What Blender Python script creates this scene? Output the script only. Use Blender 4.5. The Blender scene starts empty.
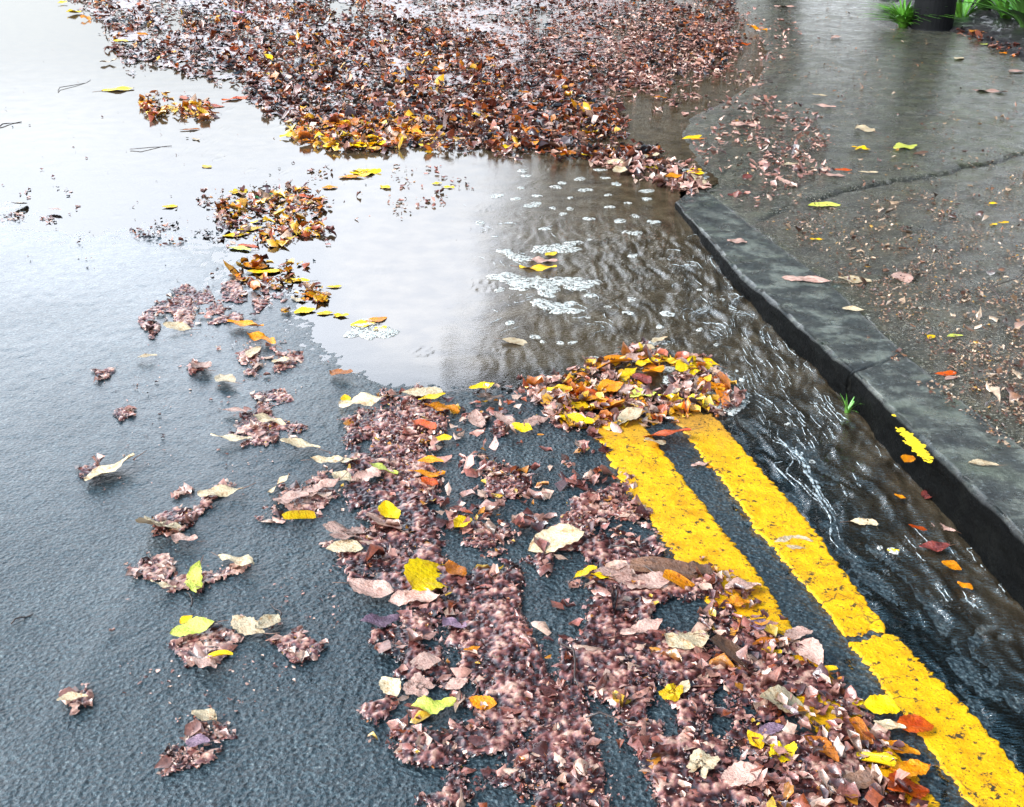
import bpy, bmesh, math, random
import numpy as np
from mathutils import Vector, Matrix
random.seed(7); rng = np.random.default_rng(7)
SC = bpy.context.scene; COL = SC.collection
R = math.radians
# ------------------------------------------------------------------ camera
W, HH, F = 1024, 807, 1150.0
PITCH = R(25.3); CH = 1.15
cam = bpy.data.objects.new('camera', bpy.data.cameras.new('camera'))
cam.data.sensor_width = 36; cam.data.lens = F*36/W; cam.data.clip_end = 1000; cam.data.clip_start = .05
cam.location = (0, 0, CH); cam.rotation_euler = (math.pi/2-PITCH, 0, 0)
COL.objects.link(cam); SC.camera = cam
SP, CP = math.sin(PITCH), math.cos(PITCH)

def G(px, py, z=0.0):
    """point of the horizontal plane z seen at a pixel of the photograph"""
    u = (np.asarray(px, float)-W/2)/F; v = (np.asarray(py, float)-HH/2)/F
    t = (CH-z)/(SP+v*CP)
    return u*t, (CP-v*SP)*t
def PX(x, y, z=0.0):
    dz = z-CH
    d = y*CP-dz*SP; up = y*SP+dz*CP
    return W/2+F*x/d, HH/2-F*up/d
def scale_at(py):
    return CP*(py+140.1)/CH
# ------------------------------------------------------------------ noise
def _h(i, j, s):
    n = (i.astype(np.int64)*374761393 + j.astype(np.int64)*668265263 + s*982451653) & 0x7fffffff
    n = ((n ^ (n >> 13))*1274126177) & 0x7fffffff
    return ((n ^ (n >> 16)) & 0xffff)/65535.0
def vn(x, y, s=0):
    x = np.asarray(x, float); y = np.asarray(y, float)
    i = np.floor(x); j = np.floor(y); fx = x-i; fy = y-j
    fx = fx*fx*(3-2*fx); fy = fy*fy*(3-2*fy)
    a = _h(i, j, s); b = _h(i+1, j, s); c = _h(i, j+1, s); d = _h(i+1, j+1, s)
    return (a+(b-a)*fx)*(1-fy)+(c+(d-c)*fx)*fy
def fbm(x, y, s=0, o=4):
    r = 0; a = .5; t = 0
    for k in range(o):
        r = r+a*vn(x*2**k, y*2**k, s+k*17); t += a; a *= .5
    return r/t
def sst(a, b, x):
    t = np.clip((x-a)/(b-a), 0, 1); return t*t*(3-2*t)
def inpoly(px, py, poly):
    px = np.asarray(px, float); py = np.asarray(py, float)
    c = np.zeros(np.broadcast(px, py).shape, bool); n = len(poly)
    for i in range(n):
        x1, y1 = poly[i]; x2, y2 = poly[(i+1) % n]
        if y1 == y2: continue
        c ^= ((y1 > py) != (y2 > py)) & (px < (x2-x1)*(py-y1)/(y2-y1)+x1)
    return c
def sdf(px, py, poly):
    """signed distance, positive inside"""
    px = np.asarray(px, float); py = np.asarray(py, float)
    d = np.full(np.broadcast(px, py).shape, 1e9); n = len(poly)
    for i in range(n):
        x1, y1 = poly[i]; x2, y2 = poly[(i+1) % n]
        dx, dy = x2-x1, y2-y1; L = dx*dx+dy*dy+1e-12
        t = np.clip(((px-x1)*dx+(py-y1)*dy)/L, 0, 1)
        d = np.minimum(d, (px-x1-t*dx)**2+(py-y1-t*dy)**2)
    d = np.sqrt(d)
    return np.where(inpoly(px, py, poly), d, -d)
# ------------------------------------------------------------------ object helpers
def mesh_np(name, verts, faces, mat=None, smooth=True, colors=None, attrs=None):
    """faces: array (n,4) or (n,3) or list of lists"""
    me = bpy.data.meshes.new(name)
    if isinstance(faces, np.ndarray):
        verts = np.asarray(verts, dtype=np.float32)
        k = faces.shape[1]
        me.vertices.add(len(verts)); me.vertices.foreach_set('co', verts.ravel())
        me.loops.add(faces.size); me.loops.foreach_set('vertex_index', faces.astype(np.int32).ravel())
        me.polygons.add(len(faces)); me.polygons.foreach_set('loop_start', np.arange(0, faces.size, k, dtype=np.int32))
        me.update(calc_edges=True); me.validate()
    else:
        me.from_pydata([tuple(map(float, v)) for v in verts], [], [tuple(f) for f in faces]); me.update()
    if smooth: me.polygons.foreach_set('use_smooth', np.ones(len(me.polygons), bool))
    if colors is not None:
        a = me.color_attributes.new('Col', 'FLOAT_COLOR', 'POINT')
        c = np.ones((len(me.vertices), 4), np.float32); c[:, :3] = colors
        a.data.foreach_set('color', c.ravel())
    for k, v in (attrs or {}).items():
        a = me.attributes.new(k, 'FLOAT', 'POINT'); a.data.foreach_set('value', np.asarray(v, np.float32))
    if mat: me.materials.append(mat)
    return me
def link(name, me, parent=None, loc=None, rot=None, scale=None):
    o = bpy.data.objects.new(name, me); COL.objects.link(o)
    if parent: o.parent = parent
    if loc is not None: o.location = loc
    if rot is not None: o.rotation_euler = rot
    if scale is not None: o.scale = (scale,)*3 if not hasattr(scale, '__len__') else scale
    return o
def tag(o, label=None, cat=None, group=None, kind=None):
    if label: o['label'] = label
    if cat: o['category'] = cat
    if group: o['group'] = group
    if kind: o['kind'] = kind
    return o
def gridfaces(nr, nc):
    i = np.arange(nr-1)[:, None]*nc+np.arange(nc-1)[None, :]
    return np.stack([i, i+1, i+nc+1, i+nc], -1).reshape(-1, 4)
def compact(verts, faces, *per):
    used = np.zeros(len(verts), bool); used[faces.ravel()] = True
    m = np.cumsum(used)-1
    return (verts[used], m[faces]) + tuple(p[used] for p in per)
# ------------------------------------------------------------------ materials
class NT:
    def __init__(s, name):
        s.m = bpy.data.materials.new(name); s.m.use_nodes = True; s.t = s.m.node_tree
        s.t.nodes.clear(); s.out = s.n('ShaderNodeOutputMaterial')
    def n(s, typ, **kw):
        nd = s.t.nodes.new(typ)
        for k, v in kw.items():
            if k.startswith('i_'):
                nd.inputs[k[2:].replace('_', ' ')].default_value = v
            else: setattr(nd, k, v)
        return nd
    def l(s, a, b): s.t.links.new(a, b)
    def noise(s, vec, scale, detail=4, rough=.55):
        nd = s.n('ShaderNodeTexNoise'); nd.inputs['Scale'].default_value = scale
        nd.inputs['Detail'].default_value = detail; nd.inputs['Roughness'].default_value = rough
        if vec: s.l(vec, nd.inputs['Vector'])
        return nd.outputs['Fac']
    def ramp(s, fac, *st):
        nd = s.n('ShaderNodeValToRGB'); e = nd.color_ramp.elements
        while len(e) < len(st): e.new(.5)
        for k, (p, c) in enumerate(st):
            e[k].position = p; e[k].color = (*c, 1) if hasattr(c, '__len__') else (c, c, c, 1)
        s.l(fac, nd.inputs['Fac']); return nd.outputs['Color']
    def mix(s, fac, a, b, bt='MIX'):
        nd = s.n('ShaderNodeMix', data_type='RGBA', blend_type=bt)
        for v, i in ((fac, 0), (a, 6), (b, 7)):
            if hasattr(v, 'is_linked'): s.l(v, nd.inputs[i])
            elif i == 0: nd.inputs[0].default_value = v
            else: nd.inputs[i].default_value = (*v, 1)
        return nd.outputs[2]
    def math(s, op, a, b=0.0):
        nd = s.n('ShaderNodeMath', operation=op)
        for k, v in enumerate((a, b)):
            if hasattr(v, 'is_linked'): s.l(v, nd.inputs[k])
            else: nd.inputs[k].default_value = v
        return nd.outputs[0]
    def bump(s, h, strength, dist, normal=None):
        nd = s.n('ShaderNodeBump'); nd.inputs['Strength'].default_value = strength; nd.inputs['Distance'].default_value = dist
        s.l(h, nd.inputs['Height'])
        if normal: s.l(normal, nd.inputs['Normal'])
        return nd.outputs[0]
    def bsdf(s, color, rough, normal=None, coat=0, coat_rough=.1, spec=.5, ior=1.5, coat_normal=None):
        b = s.n('ShaderNodeBsdfPrincipled')
        for nm, v in (('Base Color', color), ('Roughness', rough), ('Normal', normal), ('Coat Weight', coat),
                      ('Coat Roughness', coat_rough), ('Specular IOR Level', spec), ('IOR', ior), ('Coat Normal', coat_normal)):
            if v is None: continue
            if hasattr(v, 'is_linked'): s.l(v, b.inputs[nm])
            else: b.inputs[nm].default_value = (*v, 1) if hasattr(v, '__len__') else v
        s.l(b.outputs[0], s.out.inputs['Surface']); return b
    def pos(s): return s.n('ShaderNodeNewGeometry').outputs['Position']
    def attr(s, name): return s.n('ShaderNodeAttribute', attribute_name=name).outputs['Fac']

def mat_asphalt():
    s = NT('wet asphalt'); p = s.pos()
    vo = s.n('ShaderNodeTexVoronoi', feature='F1'); vo.inputs['Scale'].default_value = 120; s.l(p, vo.inputs['Vector'])
    stone = s.ramp(s.noise(p, 170, 3), (.36, (.010, .013, .016)), (.52, (.026, .038, .046)), (.66, (.070, .09, .10)), (.76, (.20, .21, .20)))
    big = s.ramp(s.noise(p, 2.2, 5), (.35, (.6, .68, .72)), (.65, (1.25, 1.2, 1.15)))
    c = s.mix(1.0, stone, big, 'MULTIPLY')
    silt = s.ramp(s.noise(p, 22, 6, .65), (.35, (.05, .034, .020)), (.52, (.14, .098, .062)), (.7, (.26, .19, .125)))
    f = s.math('MULTIPLY', s.attr('silt'), s.ramp(s.noise(p, 60, 4), (.3, .55), (.6, 1.0)))
    c = s.mix(f, c, silt)
    b1 = s.bump(s.noise(p, 125, 4, .6), .8, .0042)
    b2 = s.bump(vo.outputs['Distance'], .35, .003, b1)
    film = s.attr('film'); st_ = s.math('SUBTRACT', .8, s.math('MULTIPLY', film, .55))
    for nd in s.t.nodes:
        if nd.type == 'BUMP': s.l(st_, nd.inputs['Strength'])
    rg = s.ramp(s.noise(p, 30, 3), (.3, .20), (.7, .38))
    rg = s.math('ADD', rg, s.math('MULTIPLY', s.noise(p, 1.3, 4), .12))
    s.bsdf(c, rg, b2, spec=.5, coat=s.math('ADD', .34, s.math('MULTIPLY', film, .78)), coat_rough=.15, coat_normal=b1)
    return s.m
def mat_water():
    s = NT('muddy rain water'); p = s.pos()
    fr = s.n('ShaderNodeFresnel'); fr.inputs['IOR'].default_value = 2.4
    n1 = s.bump(s.noise(p, 9, 3), .10, .002)
    rip = s.n('ShaderNodeMapping'); rip.inputs['Rotation'].default_value = (0, 0, R(-32)); rip.inputs['Scale'].default_value = (1, 3.2, 1)
    s.l(p, rip.inputs['Vector'])
    h2 = s.math('MULTIPLY', s.noise(rip.outputs[0], 70, 3), s.attr('chop'))
    n2 = s.bump(h2, 1.0, .0045, n1)
    s.l(n2, fr.inputs['Normal'])
    gl = s.n('ShaderNodeBsdfGlossy'); gl.inputs['Roughness'].default_value = .03; s.l(n2, gl.inputs['Normal'])
    gl.inputs['Color'].default_value = (1, 1, 1, 1)
    tr = s.n('ShaderNodeBsdfTransparent'); tr.inputs['Color'].default_value = (.92, .84, .72, 1)
    df = s.n('ShaderNodeBsdfDiffuse'); s.l(s.ramp(s.noise(p, 14, 5), (.35, (.045, .029, .016)), (.65, (.12, .082, .048))), df.inputs['Color'])
    m0 = s.n('ShaderNodeMixShader'); s.l(s.math('MULTIPLY', s.attr('murk'), .9), m0.inputs[0])
    s.l(tr.outputs[0], m0.inputs[1]); s.l(df.outputs[0], m0.inputs[2])
    m = s.n('ShaderNodeMixShader'); s.l(fr.outputs[0], m.inputs[0]); s.l(m0.outputs[0], m.inputs[1]); s.l(gl.outputs[0], m.inputs[2])
    s.l(m.outputs[0], s.out.inputs['Surface']); return s.m
def mat_paint():
    s = NT('yellow road paint'); p = s.pos()
    c = s.ramp(s.noise(p, 26, 5, .6), (.3, (.58, .235, .003)), (.5, (.80, .365, .004)), (.75, (.90, .47, .010)))
    chips = s.ramp(s.noise(p, 62, 5, .72), (.38, 1.0), (.43, 0.0))
    fine = s.ramp(s.noise(p, 330, 2, .6), (.34, 1.0), (.40, 0.0))
    mx = s.math('MAXIMUM', chips, s.math('MULTIPLY', fine, .8))
    vc = s.n('ShaderNodeTexVoronoi', feature='DISTANCE_TO_EDGE'); vc.inputs['Scale'].default_value = 17
    wv = s.n('ShaderNodeVectorMath', operation='MULTIPLY_ADD'); nn = s.n('ShaderNodeTexNoise'); nn.inputs['Scale'].default_value = 28; nn.inputs['Detail'].default_value = 5; s.l(p, nn.inputs['Vector'])
    s.l(nn.outputs['Color'], wv.inputs[0]); wv.inputs[1].default_value = (.05, .05, .05); s.l(p, wv.inputs[2]); s.l(wv.outputs[0], vc.inputs['Vector'])
    crk = s.math('MULTIPLY', s.ramp(vc.outputs['Distance'], (.012, 1.0), (.04, 0.0)), s.ramp(s.noise(p, 9, 3), (.54, 0.0), (.64, .8)))
    mx = s.math('MAXIMUM', mx, crk)
    c = s.mix(s.attr('silt'), c, s.mix(s.noise(p, 40, 4), (.30, .13, .03), (.60, .27, .03)))
    c = s.mix(s.math('MULTIPLY', s.ramp(s.noise(p, 11, 5, .65), (.5, 0.0), (.72, 1.0)), .45), c, (.34, .16, .01))
    c = s.mix(mx, c, (.05, .035, .02))
    b = s.bump(s.noise(p, 150, 4, .65), .8, .003)
    b = s.bump(mx, -.6, .002, b)
    s.bsdf(c, .5, b, spec=.22); return s.m
def mat_kerb():
    s = NT('wet kerb stone'); p = s.pos()
    c = s.ramp(s.noise(p, 14, 6, .65), (.34, (.008, .009, .009)), (.5, (.042, .043, .036)), (.62, (.17, .17, .14)))
    spk = s.ramp(s.noise(p, 110, 4, .7), (.58, 0.0), (.66, 1.0))
    c = s.mix(s.math('MULTIPLY', spk, .45), c, (.28, .29, .29))
    moss = s.ramp(s.noise(p, 7, 5), (.55, 0.0), (.7, .5)); c = s.mix(moss, c, (.04, .05, .02))
    c = s.mix(s.attr('front_dark'), c, (.004, .004, .004))
    b = s.bump(s.noise(p, 45, 6, .7), 1.0, .010)
    gs = s.math('MULTIPLY', s.math('SUBTRACT', 1.0, s.attr('front_dark')), .8)
    s.bsdf(c, s.ramp(s.noise(p, 18, 3), (.35, .22), (.65, .5)), b, spec=gs, coat=s.math('MULTIPLY', gs, .8), coat_rough=.12); return s.m
def mat_path():
    s = NT('wet gritty pavement'); p = s.pos()
    grit = s.ramp(s.noise(p, 95, 5, .7), (.35, (.018, .016, .011)), (.5, (.075, .065, .045)), (.64, (.24, .20, .145)))
    smooth = s.ramp(s.noise(p, 60, 4, .6), (.34, (.03, .032, .024)), (.5, (.105, .10, .078)), (.66, (.24, .235, .19)))
    c = s.mix(s.attr('near'), smooth, grit)
    alg = s.math('MULTIPLY', s.attr('moss'), s.ramp(s.noise(p, 5, 5, .6), (.4, 0.0), (.6, 1.0)))
    c = s.mix(s.math('MULTIPLY', alg, .9), c, (.075, .085, .012))
    dk = s.ramp(s.noise(p, 7, 6, .7), (.36, .35), (.62, 1.45)); c = s.mix(1.0, c, dk, 'MULTIPLY'); c = s.mix(1.0, c, (.46, .43, .36), 'MULTIPLY')
    c = s.mix(s.attr('crack'), c, (.006, .006, .005))
    teal = s.ramp(s.noise(p, 6, 2), (.72, 0.0), (.76, .6)); c = s.mix(teal, c, (.03, .09, .11))
    b = s.bump(s.noise(p, 70, 6, .75), 1.0, .010)
    b = s.bump(s.noise(p, 200, 2), .7, .004, b)
    c = s.mix(s.ramp(s.noise(p, 150, 3, .7), (.58, 0.0), (.64, .85)), c, (.45, .41, .33))
    rg = s.ramp(s.noise(p, 9, 5), (.35, .16), (.6, .38))
    s.bsdf(c, rg, b, spec=.5, coat=s.ramp(s.noise(p, 12, 5, .65), (.36, .3), (.6, 1.0)), coat_rough=.10, coat_normal=s.bump(s.noise(p, 65, 5, .75), .5, .0035)); return s.m
def mat_soil():
    s = NT('dark wet soil'); p = s.pos()
    c = s.ramp(s.noise(p, 30, 6, .7), (.35, (.006, .005, .006)), (.6, (.03, .024, .024)), (.75, (.10, .08, .08)))
    s.bsdf(c, .35, s.bump(s.noise(p, 40, 5, .7), 1, .02), coat=.3); return s.m
def mat_litter():
    s = NT('soaked leaf litter'); p = s.pos()
    c = s.n('ShaderNodeVertexColor', layer_name='Col').outputs['Color']
    c = s.mix(1.0, c, s.ramp(s.noise(p, 120, 4, .7), (.3, .45), (.7, 1.4)), 'MULTIPLY')
    b = s.bump(s.noise(p, 160, 3, .6), .5, .002)
    c = s.mix(1.0, c, (.78, .61, .56), 'MULTIPLY')
    s.bsdf(c, .38, b, spec=.6, coat=.9, coat_rough=.14, coat_normal=b); return s.m
def mat_leaf(name, stops, blotch, amt=.45):
    s = NT(name)
    tc = s.n('ShaderNodeTexCoord'); oi = s.n('ShaderNodeObjectInfo')
    sh = s.n('ShaderNodeVectorMath', operation='ADD'); s.l(tc.outputs['Object'], sh.inputs[0])
    cx = s.n('ShaderNodeCombineXYZ'); s.l(s.math('MULTIPLY', oi.outputs['Random'], 37.0), cx.inputs[0]); s.l(cx.outputs[0], sh.inputs[1])
    v = sh.outputs[0]
    c = s.ramp(s.noise(v, 3.2, 4), *stops)
    bl = s.ramp(s.noise(v, 5.5, 5, .65), (.53-.25*(amt-.45), 0.0), (.66-.25*(amt-.45), 1.0))
    c = s.mix(s.math('MULTIPLY', bl, .85), c, blotch)
    # midrib and side veins
    uv = s.n('ShaderNodeAttribute', attribute_name='vein').outputs['Fac']
    c = s.mix(s.math('MULTIPLY', uv, .45), c, tuple(min(1, k*1.25+.05) for k in stops[0][1]))
    c = s.mix(s.ramp(s.noise(v, 26, 2), (.66, 0.0), (.72, .35)), c, (.08, .035, .015))
    hs = s.n('ShaderNodeHueSaturation'); s.l(c, hs.inputs['Color']); hs.inputs['Saturation'].default_value = 1.12
    s.l(s.math('ADD', s.math('MULTIPLY', oi.outputs['Random'], .5), .72), hs.inputs['Value'])
    b = s.bump(s.noise(v, 14, 4), .4, .02); b = s.bump(uv, -.2, .01, b)
    bs = s.bsdf(hs.outputs[0], .45, b, spec=.3, coat=.22, coat_rough=.12)
    return s.m
def mat_plain(name, col, rough=.5, sc=30, amp=.5, coat=0, bump=.3, metallic=0, spec=.5):
    s = NT(name); p = s.pos()
    c = s.mix(s.noise(p, sc, 4), tuple(k*(1-amp) for k in col), tuple(min(1, k*(1+amp)) for k in col))
    b = s.bsdf(c, rough, s.bump(s.noise(p, sc*4, 3), bump, .004), coat=coat, spec=spec)
    b.inputs['Metallic'].default_value = metallic; return s.m
def mat_streak():
    s = NT('broken foam film'); p = s.pos()
    d = s.n('ShaderNodeBsdfPrincipled'); d.inputs['Base Color'].default_value = (.66, .69, .70, 1); d.inputs['Roughness'].default_value = .3
    t = s.n('ShaderNodeBsdfTransparent'); m = s.n('ShaderNodeMixShader')
    s.l(s.ramp(s.noise(p, 75, 4, .7), (.40, 0.0), (.62, .7)), m.inputs[0]); s.l(t.outputs[0], m.inputs[1]); s.l(d.outputs[0], m.inputs[2])
    s.l(m.outputs[0], s.out.inputs['Surface']); return s.m
def mat_foam():
    s = NT('white foam'); p = s.pos()
    vo = s.n('ShaderNodeTexVoronoi'); vo.inputs['Scale'].default_value = 260; s.l(p, vo.inputs['Vector'])
    c = s.ramp(s.noise(p, 90, 3), (.3, (.50, .47, .43)), (.6, (.78, .74, .68)))
    d = s.bsdf(c, .35, s.bump(vo.outputs['Distance'], .8, .003), coat=.3)
    t = s.n('ShaderNodeBsdfTransparent'); m = s.n('ShaderNodeMixShader')
    a = s.math('MULTIPLY', s.ramp(s.noise(p, 110, 4, .7), (.42, .04), (.52, .95)), s.ramp(vo.outputs['Distance'], (.3, 1.0), (.7, .7)))
    s.l(a, m.inputs[0]); s.l(t.outputs[0], m.inputs[1]); s.l(d.outputs[0], m.inputs[2]); s.l(m.outputs[0], s.out.inputs['Surface']); return s.m
M = dict(asphalt=mat_asphalt(), water=mat_water(), paint=mat_paint(), kerb=mat_kerb(), path=mat_path(), soil=mat_soil(),
         litter=mat_litter(), foam=mat_foam(), iron=mat_plain('black painted iron', (.004, .004, .0045), .6, 20, .4, 0, spec=.12),
         green=mat_plain('grass green', (.10, .27, .025), .4, 60, .6, .3), green2=mat_plain('plant green', (.05, .13, .02), .4, 30, .6, .3),
         stalk=mat_plain('leaf stalk', (.16, .07, .04), .4, 90, .5, .3), twig=mat_plain('wet twig', (.05, .03, .025), .4, 90, .5, .3),
         bark=mat_plain('bark', (.05, .04, .03), .8, 12, .5), crown=mat_plain('tree leaves', (.030, .030, .012), .8, 3, .6, spec=.05),
         kerbpaint=mat_plain('worn yellow paint on kerb', (.78, .50, .02), .4, 60, .3, .2))
LM = {
 'yellow': mat_leaf('yellow leaf', ((.3, (.80, .42, .010)), (.6, (.88, .58, .018))), (.55, .22, .01), .25),
 'gold':   mat_leaf('golden leaf', ((.3, (.72, .36, .02)), (.6, (.85, .52, .03))), (.40, .12, .01), .4),
 'orange': mat_leaf('orange leaf', ((.3, (.60, .17, .012)), (.6, (.78, .28, .02))), (.30, .06, .01), .45),
 'red':    mat_leaf('red leaf', ((.3, (.42, .045, .012)), (.6, (.58, .10, .015))), (.18, .02, .01), .45),
 'russet': mat_leaf('russet leaf', ((.3, (.24, .07, .02)), (.6, (.42, .14, .04))), (.10, .03, .015), .5),
 'brown':  mat_leaf('brown leaf', ((.3, (.09, .045, .03)), (.6, (.17, .085, .055))), (.04, .02, .015), .5),
 'pink':   mat_leaf('dusty pink leaf', ((.3, (.40, .22, .18)), (.6, (.55, .36, .30))), (.22, .10, .07), .5),
 'cream':  mat_leaf('cream leaf', ((.3, (.46, .33, .21)), (.6, (.60, .47, .33))), (.36, .18, .08), .5),
 'lime':   mat_leaf('pale lime leaf', ((.3, (.45, .46, .08)), (.6, (.58, .55, .16))), (.5, .4, .10), .3),
 'maroon': mat_leaf('maroon leaf', ((.3, (.10, .02, .02)), (.6, (.20, .05, .04))), (.04, .012, .012), .5),
 'purple': mat_leaf('purple grey leaf', ((.3, (.16, .09, .13)), (.6, (.26, .16, .20))), (.07, .04, .05), .5),
 'magenta': mat_leaf('magenta petal', ((.3, (.60, .10, .30)), (.6, (.70, .2, .42))), (.5, .1, .2), .2),
 'green':  mat_leaf('green leaf', ((.3, (.02, .12, .05)), (.6, (.05, .22, .08))), (.02, .06, .03), .3),
}
CWORD = dict(yellow='bright yellow', gold='golden', orange='orange', red='red', russet='russet', brown='dark brown', pink='dusty pink',
             cream='cream', lime='pale lime', maroon='maroon', purple='purple grey', magenta='magenta', green='green')
# ------------------------------------------------------------------ terrain functions
def hp(y):                                           # height of pavement and kerb top: tall near, sinking to the water far away
    y = np.asarray(y, float)
    return np.interp(y, [-5, 1.2, 1.7, 2.6, 4.0, 4.6, 9, 14, 60], [.125, .12, .105, .07, .022, .022, .035, .05, .06])
def GH(px, py):
    px = np.asarray(px, float); py = np.asarray(py, float); z = np.zeros_like(px)
    for _ in range(12):
        x, y = G(px, py, z); z = hp(y)
    return x, y, z
def world_line(pts, high=True):
    a = np.array(pts, float)
    if high: x, y, z = GH(a[:, 0], a[:, 1])
    else: x, y = G(a[:, 0], a[:, 1])
    return x, y
KF = [(676, 202), (739, 274), (800, 328), (852, 372), (935, 452), (1019, 536), (1120, 637)]     # kerb, upper front arris
KR = [(700, 184), (766, 236), (831, 284), (906, 355), (965, 403), (1024, 448), (1120, 527)]     # kerb, rear edge
PE = [(700, 184), (676, 163), (662, 132), (668, 113), (700, 98), (742, 76), (752, 48), (742, 18), (724, -15), (700, -50)]  # pavement edge beyond the kerb
kfx, kfy = world_line(KF); krx, kry = world_line(KR)
def extend_near(x, y, L=3.0):
    dx, dy = x[-1]-x[-3], y[-1]-y[-3]; n = math.hypot(dx, dy)
    return np.append(x, x[-1]+dx/n*L), np.append(y, y[-1]+dy/n*L)
kfx, kfy = extend_near(kfx, kfy); krx, kry = extend_near(krx, kry)
pex, pey = world_line(PE)
def edge_x(y):                                       # left edge of the pavement
    ys = np.concatenate([kry[::-1], pey[1:], [60]]); xs = np.concatenate([krx[::-1], pex[1:], [pex[-1]-4]])
    return np.interp(y, ys, xs)
def kerb_front_x(y):
    ys = np.concatenate([kfy[::-1], pey[2:], [60]]); xs = np.concatenate([kfx[::-1], pex[2:], [pex[-1]-4]])
    return np.interp(y, ys, xs)
POND_PX = [(-400, 178), (-120, 190), (0, 205), (90, 228), (180, 222), (232, 250), (262, 285), (286, 305), (312, 338), (345, 366), (400, 384), (470, 390),
           (525, 390), (565, 384), (600, 396), (660, 408), (725, 425), (765, 470), (835, 560), (915, 640), (1040, 785), (1120, 900), (1500, 900),
           (1500, 300), (1000, -60), (700, -125), (-400, -125)]
_x, _y = G(np.array([p[0] for p in POND_PX], float), np.array([p[1] for p in POND_PX], float))
POND = list(zip(_x, _y))
def road_z(x, y, micro=True):
    d = sdf(x, y, POND)
    d = d+(fbm(x*3.1, y*3.1, 5)-.5)*.10*np.clip(y/3, .4, 1.5)
    soft = sst(-.35, -.75, x)
    strm = sst(.35, .6, x)*sst(3.2, 2.4, y)
    slope = .055*(1-soft)+.0075*soft
    g = np.where(d > 0, -np.minimum(.028, slope*d), np.minimum(.012, slope*.8*-d))
    g = g*(1-.45*strm)
    g += (fbm(x*.9, y*.9, 9, 3)-.5)*.004
    if micro:
        a = .0034*(1-.55*soft)
        g += (fbm(x*85, y*85, 3, 2)-.5)*a+(vn(x*38, y*38, 8)-.5)*.0014
    under = x > kerb_front_x(y)+.012
    g = np.where(under, np.minimum(g, -.05), g)
    return g
def surf_z(x, y):
    x = np.asarray(x, float); y = np.asarray(y, float)
    on = x > kerb_front_x(y)
    far = (y > 4.35)
    w = x-edge_x(y)
    ph = np.where(far, hp(y)*sst(0, .22, w)+.002, hp(y))
    return np.where(on, ph, np.maximum(road_z(x, y, False), 0.0))
# ------------------------------------------------------------------ road
def axis(fine0, fine1, step, lo, hi, gr):
    a = list(np.arange(fine0, fine1, step)); s = step; v = a[-1]
    while v < hi: s *= gr; v += s; a.append(v)
    s = step; v = a[0]; b = []
    while v > lo: s *= gr; v -= s; b.append(v)
    return np.array(b[::-1]+a)
xs = axis(-1.45, 1.35, .0052, -220, 220, 1.022)
ys = [1.0]
while ys[-1] < 220: ys.append(ys[-1]+(.0039*ys[-1] if ys[-1] < 11 else .09*ys[-1]))
ys = np.array([-60, -20, -8, -3, -1, 0, .4, .7, .85, .94]+ys)
X, Y = np.meshgrid(xs, ys)
Z = road_z(X, Y)
px_, py_ = PX(X, np.maximum(Y, .5))
BROWN = [(455, 150), (640, 170), (690, 190), (720, 260), (760, 330), (780, 400), (740, 440), (660, 432), (560, 400), (480, 385), (440, 300)]
CH2 = [(600, 80), (770, 60), (770, 10), (700, -30), (560, -30), (540, 20), (560, 140), (700, 190)]
silt = np.clip(sst(-40, 40, sdf(px_, py_, BROWN))+sst(-30, 30, sdf(px_, py_, CH2)), 0, 1)*sst(.002, -.008, Z)
silt = np.maximum(silt, .6*sst(0, -.010, Z))
film = sst(760, 200, py_+(fbm(X*3, Y*3, 71)-.5)*160)*sst(460, 160, px_+(fbm(X*2.5, Y*2.5, 72)-.5)*120)
road = link('road', mesh_np('road', np.stack([X, Y, Z], -1).reshape(-1, 3), gridfaces(*X.shape), M['asphalt'], attrs={'silt': silt.ravel(), 'film': film.ravel()}))
tag(road, 'wet dark asphalt road, rough and partly under standing rain water', 'road', kind='structure')
# ------------------------------------------------------------------ water
KD = np.array([kfx[5]-kfx[1], kfy[5]-kfy[1]]); KD /= np.linalg.norm(KD)
def water_fields(x, y):
    s = x*KD[0]+y*KD[1]; n = -x*KD[1]+y*KD[0]
    pxx, pyy = PX(x, np.maximum(y, .5))
    kd = kerb_front_x(y)-x                                     # distance to the kerb
    right = sst(-70, 70, pxx-(455+.16*pyy)+(fbm(x*4, y*4, 21)-.5)*120)   # where the water moves
    flow = sst(.75, .10, kd)*sst(4.3, 3.3, y)
    low = sst(2.9, 2.3, y)*sst(-.1, .1, kd-.0)*right
    flow = np.clip(np.maximum(flow, low*.8), 0, 1)
    return s, n, pxx, pyy, kd, right, flow
rings = [(random.uniform(-1.5, .9), random.uniform(2.1, 6.5)) for _ in range(110)]
def water_z(x, y):
    s, n, pxx, pyy, kd, right, flow = water_fields(x, y)
    z = (fbm(x*5, y*9, 31, 3)-.5)*.0006
    wx = fbm(x*6, y*6, 41, 3)*.35; wy = fbm(x*6+9, y*6, 43, 3)*.35
    z += right*(1-flow)*((fbm((x+wx)*22, (y+wy)*22, 51, 3)-.5)*.0010)
    f1 = fbm((s+wx*.5)*9, (n+wy*.22)*42, 61, 3)
    f2 = 1-np.abs(2*fbm((s+wx)*16, (n+wy*.4)*64, 71, 2)-1)
    z += flow*((f1-.5)*.017+(f2-.7)*.008)
    for rx, ry in rings:
        m = (np.abs(x-rx) < .1) & (np.abs(y-ry) < .1)
        if m.any():
            r = np.hypot(x[m]-rx, y[m]-ry); R0 = .012+.03*((rx*13.7+ry*7.1) % 1)
            z[m] += .0012*np.exp(-((r-R0)/.006)**2)*np.cos((r-R0)*500)
    return z
keep = lambda A: A
wx_ = axis(-1.45, 1.30, .0062, -40, 3.5, 1.02)
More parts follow.
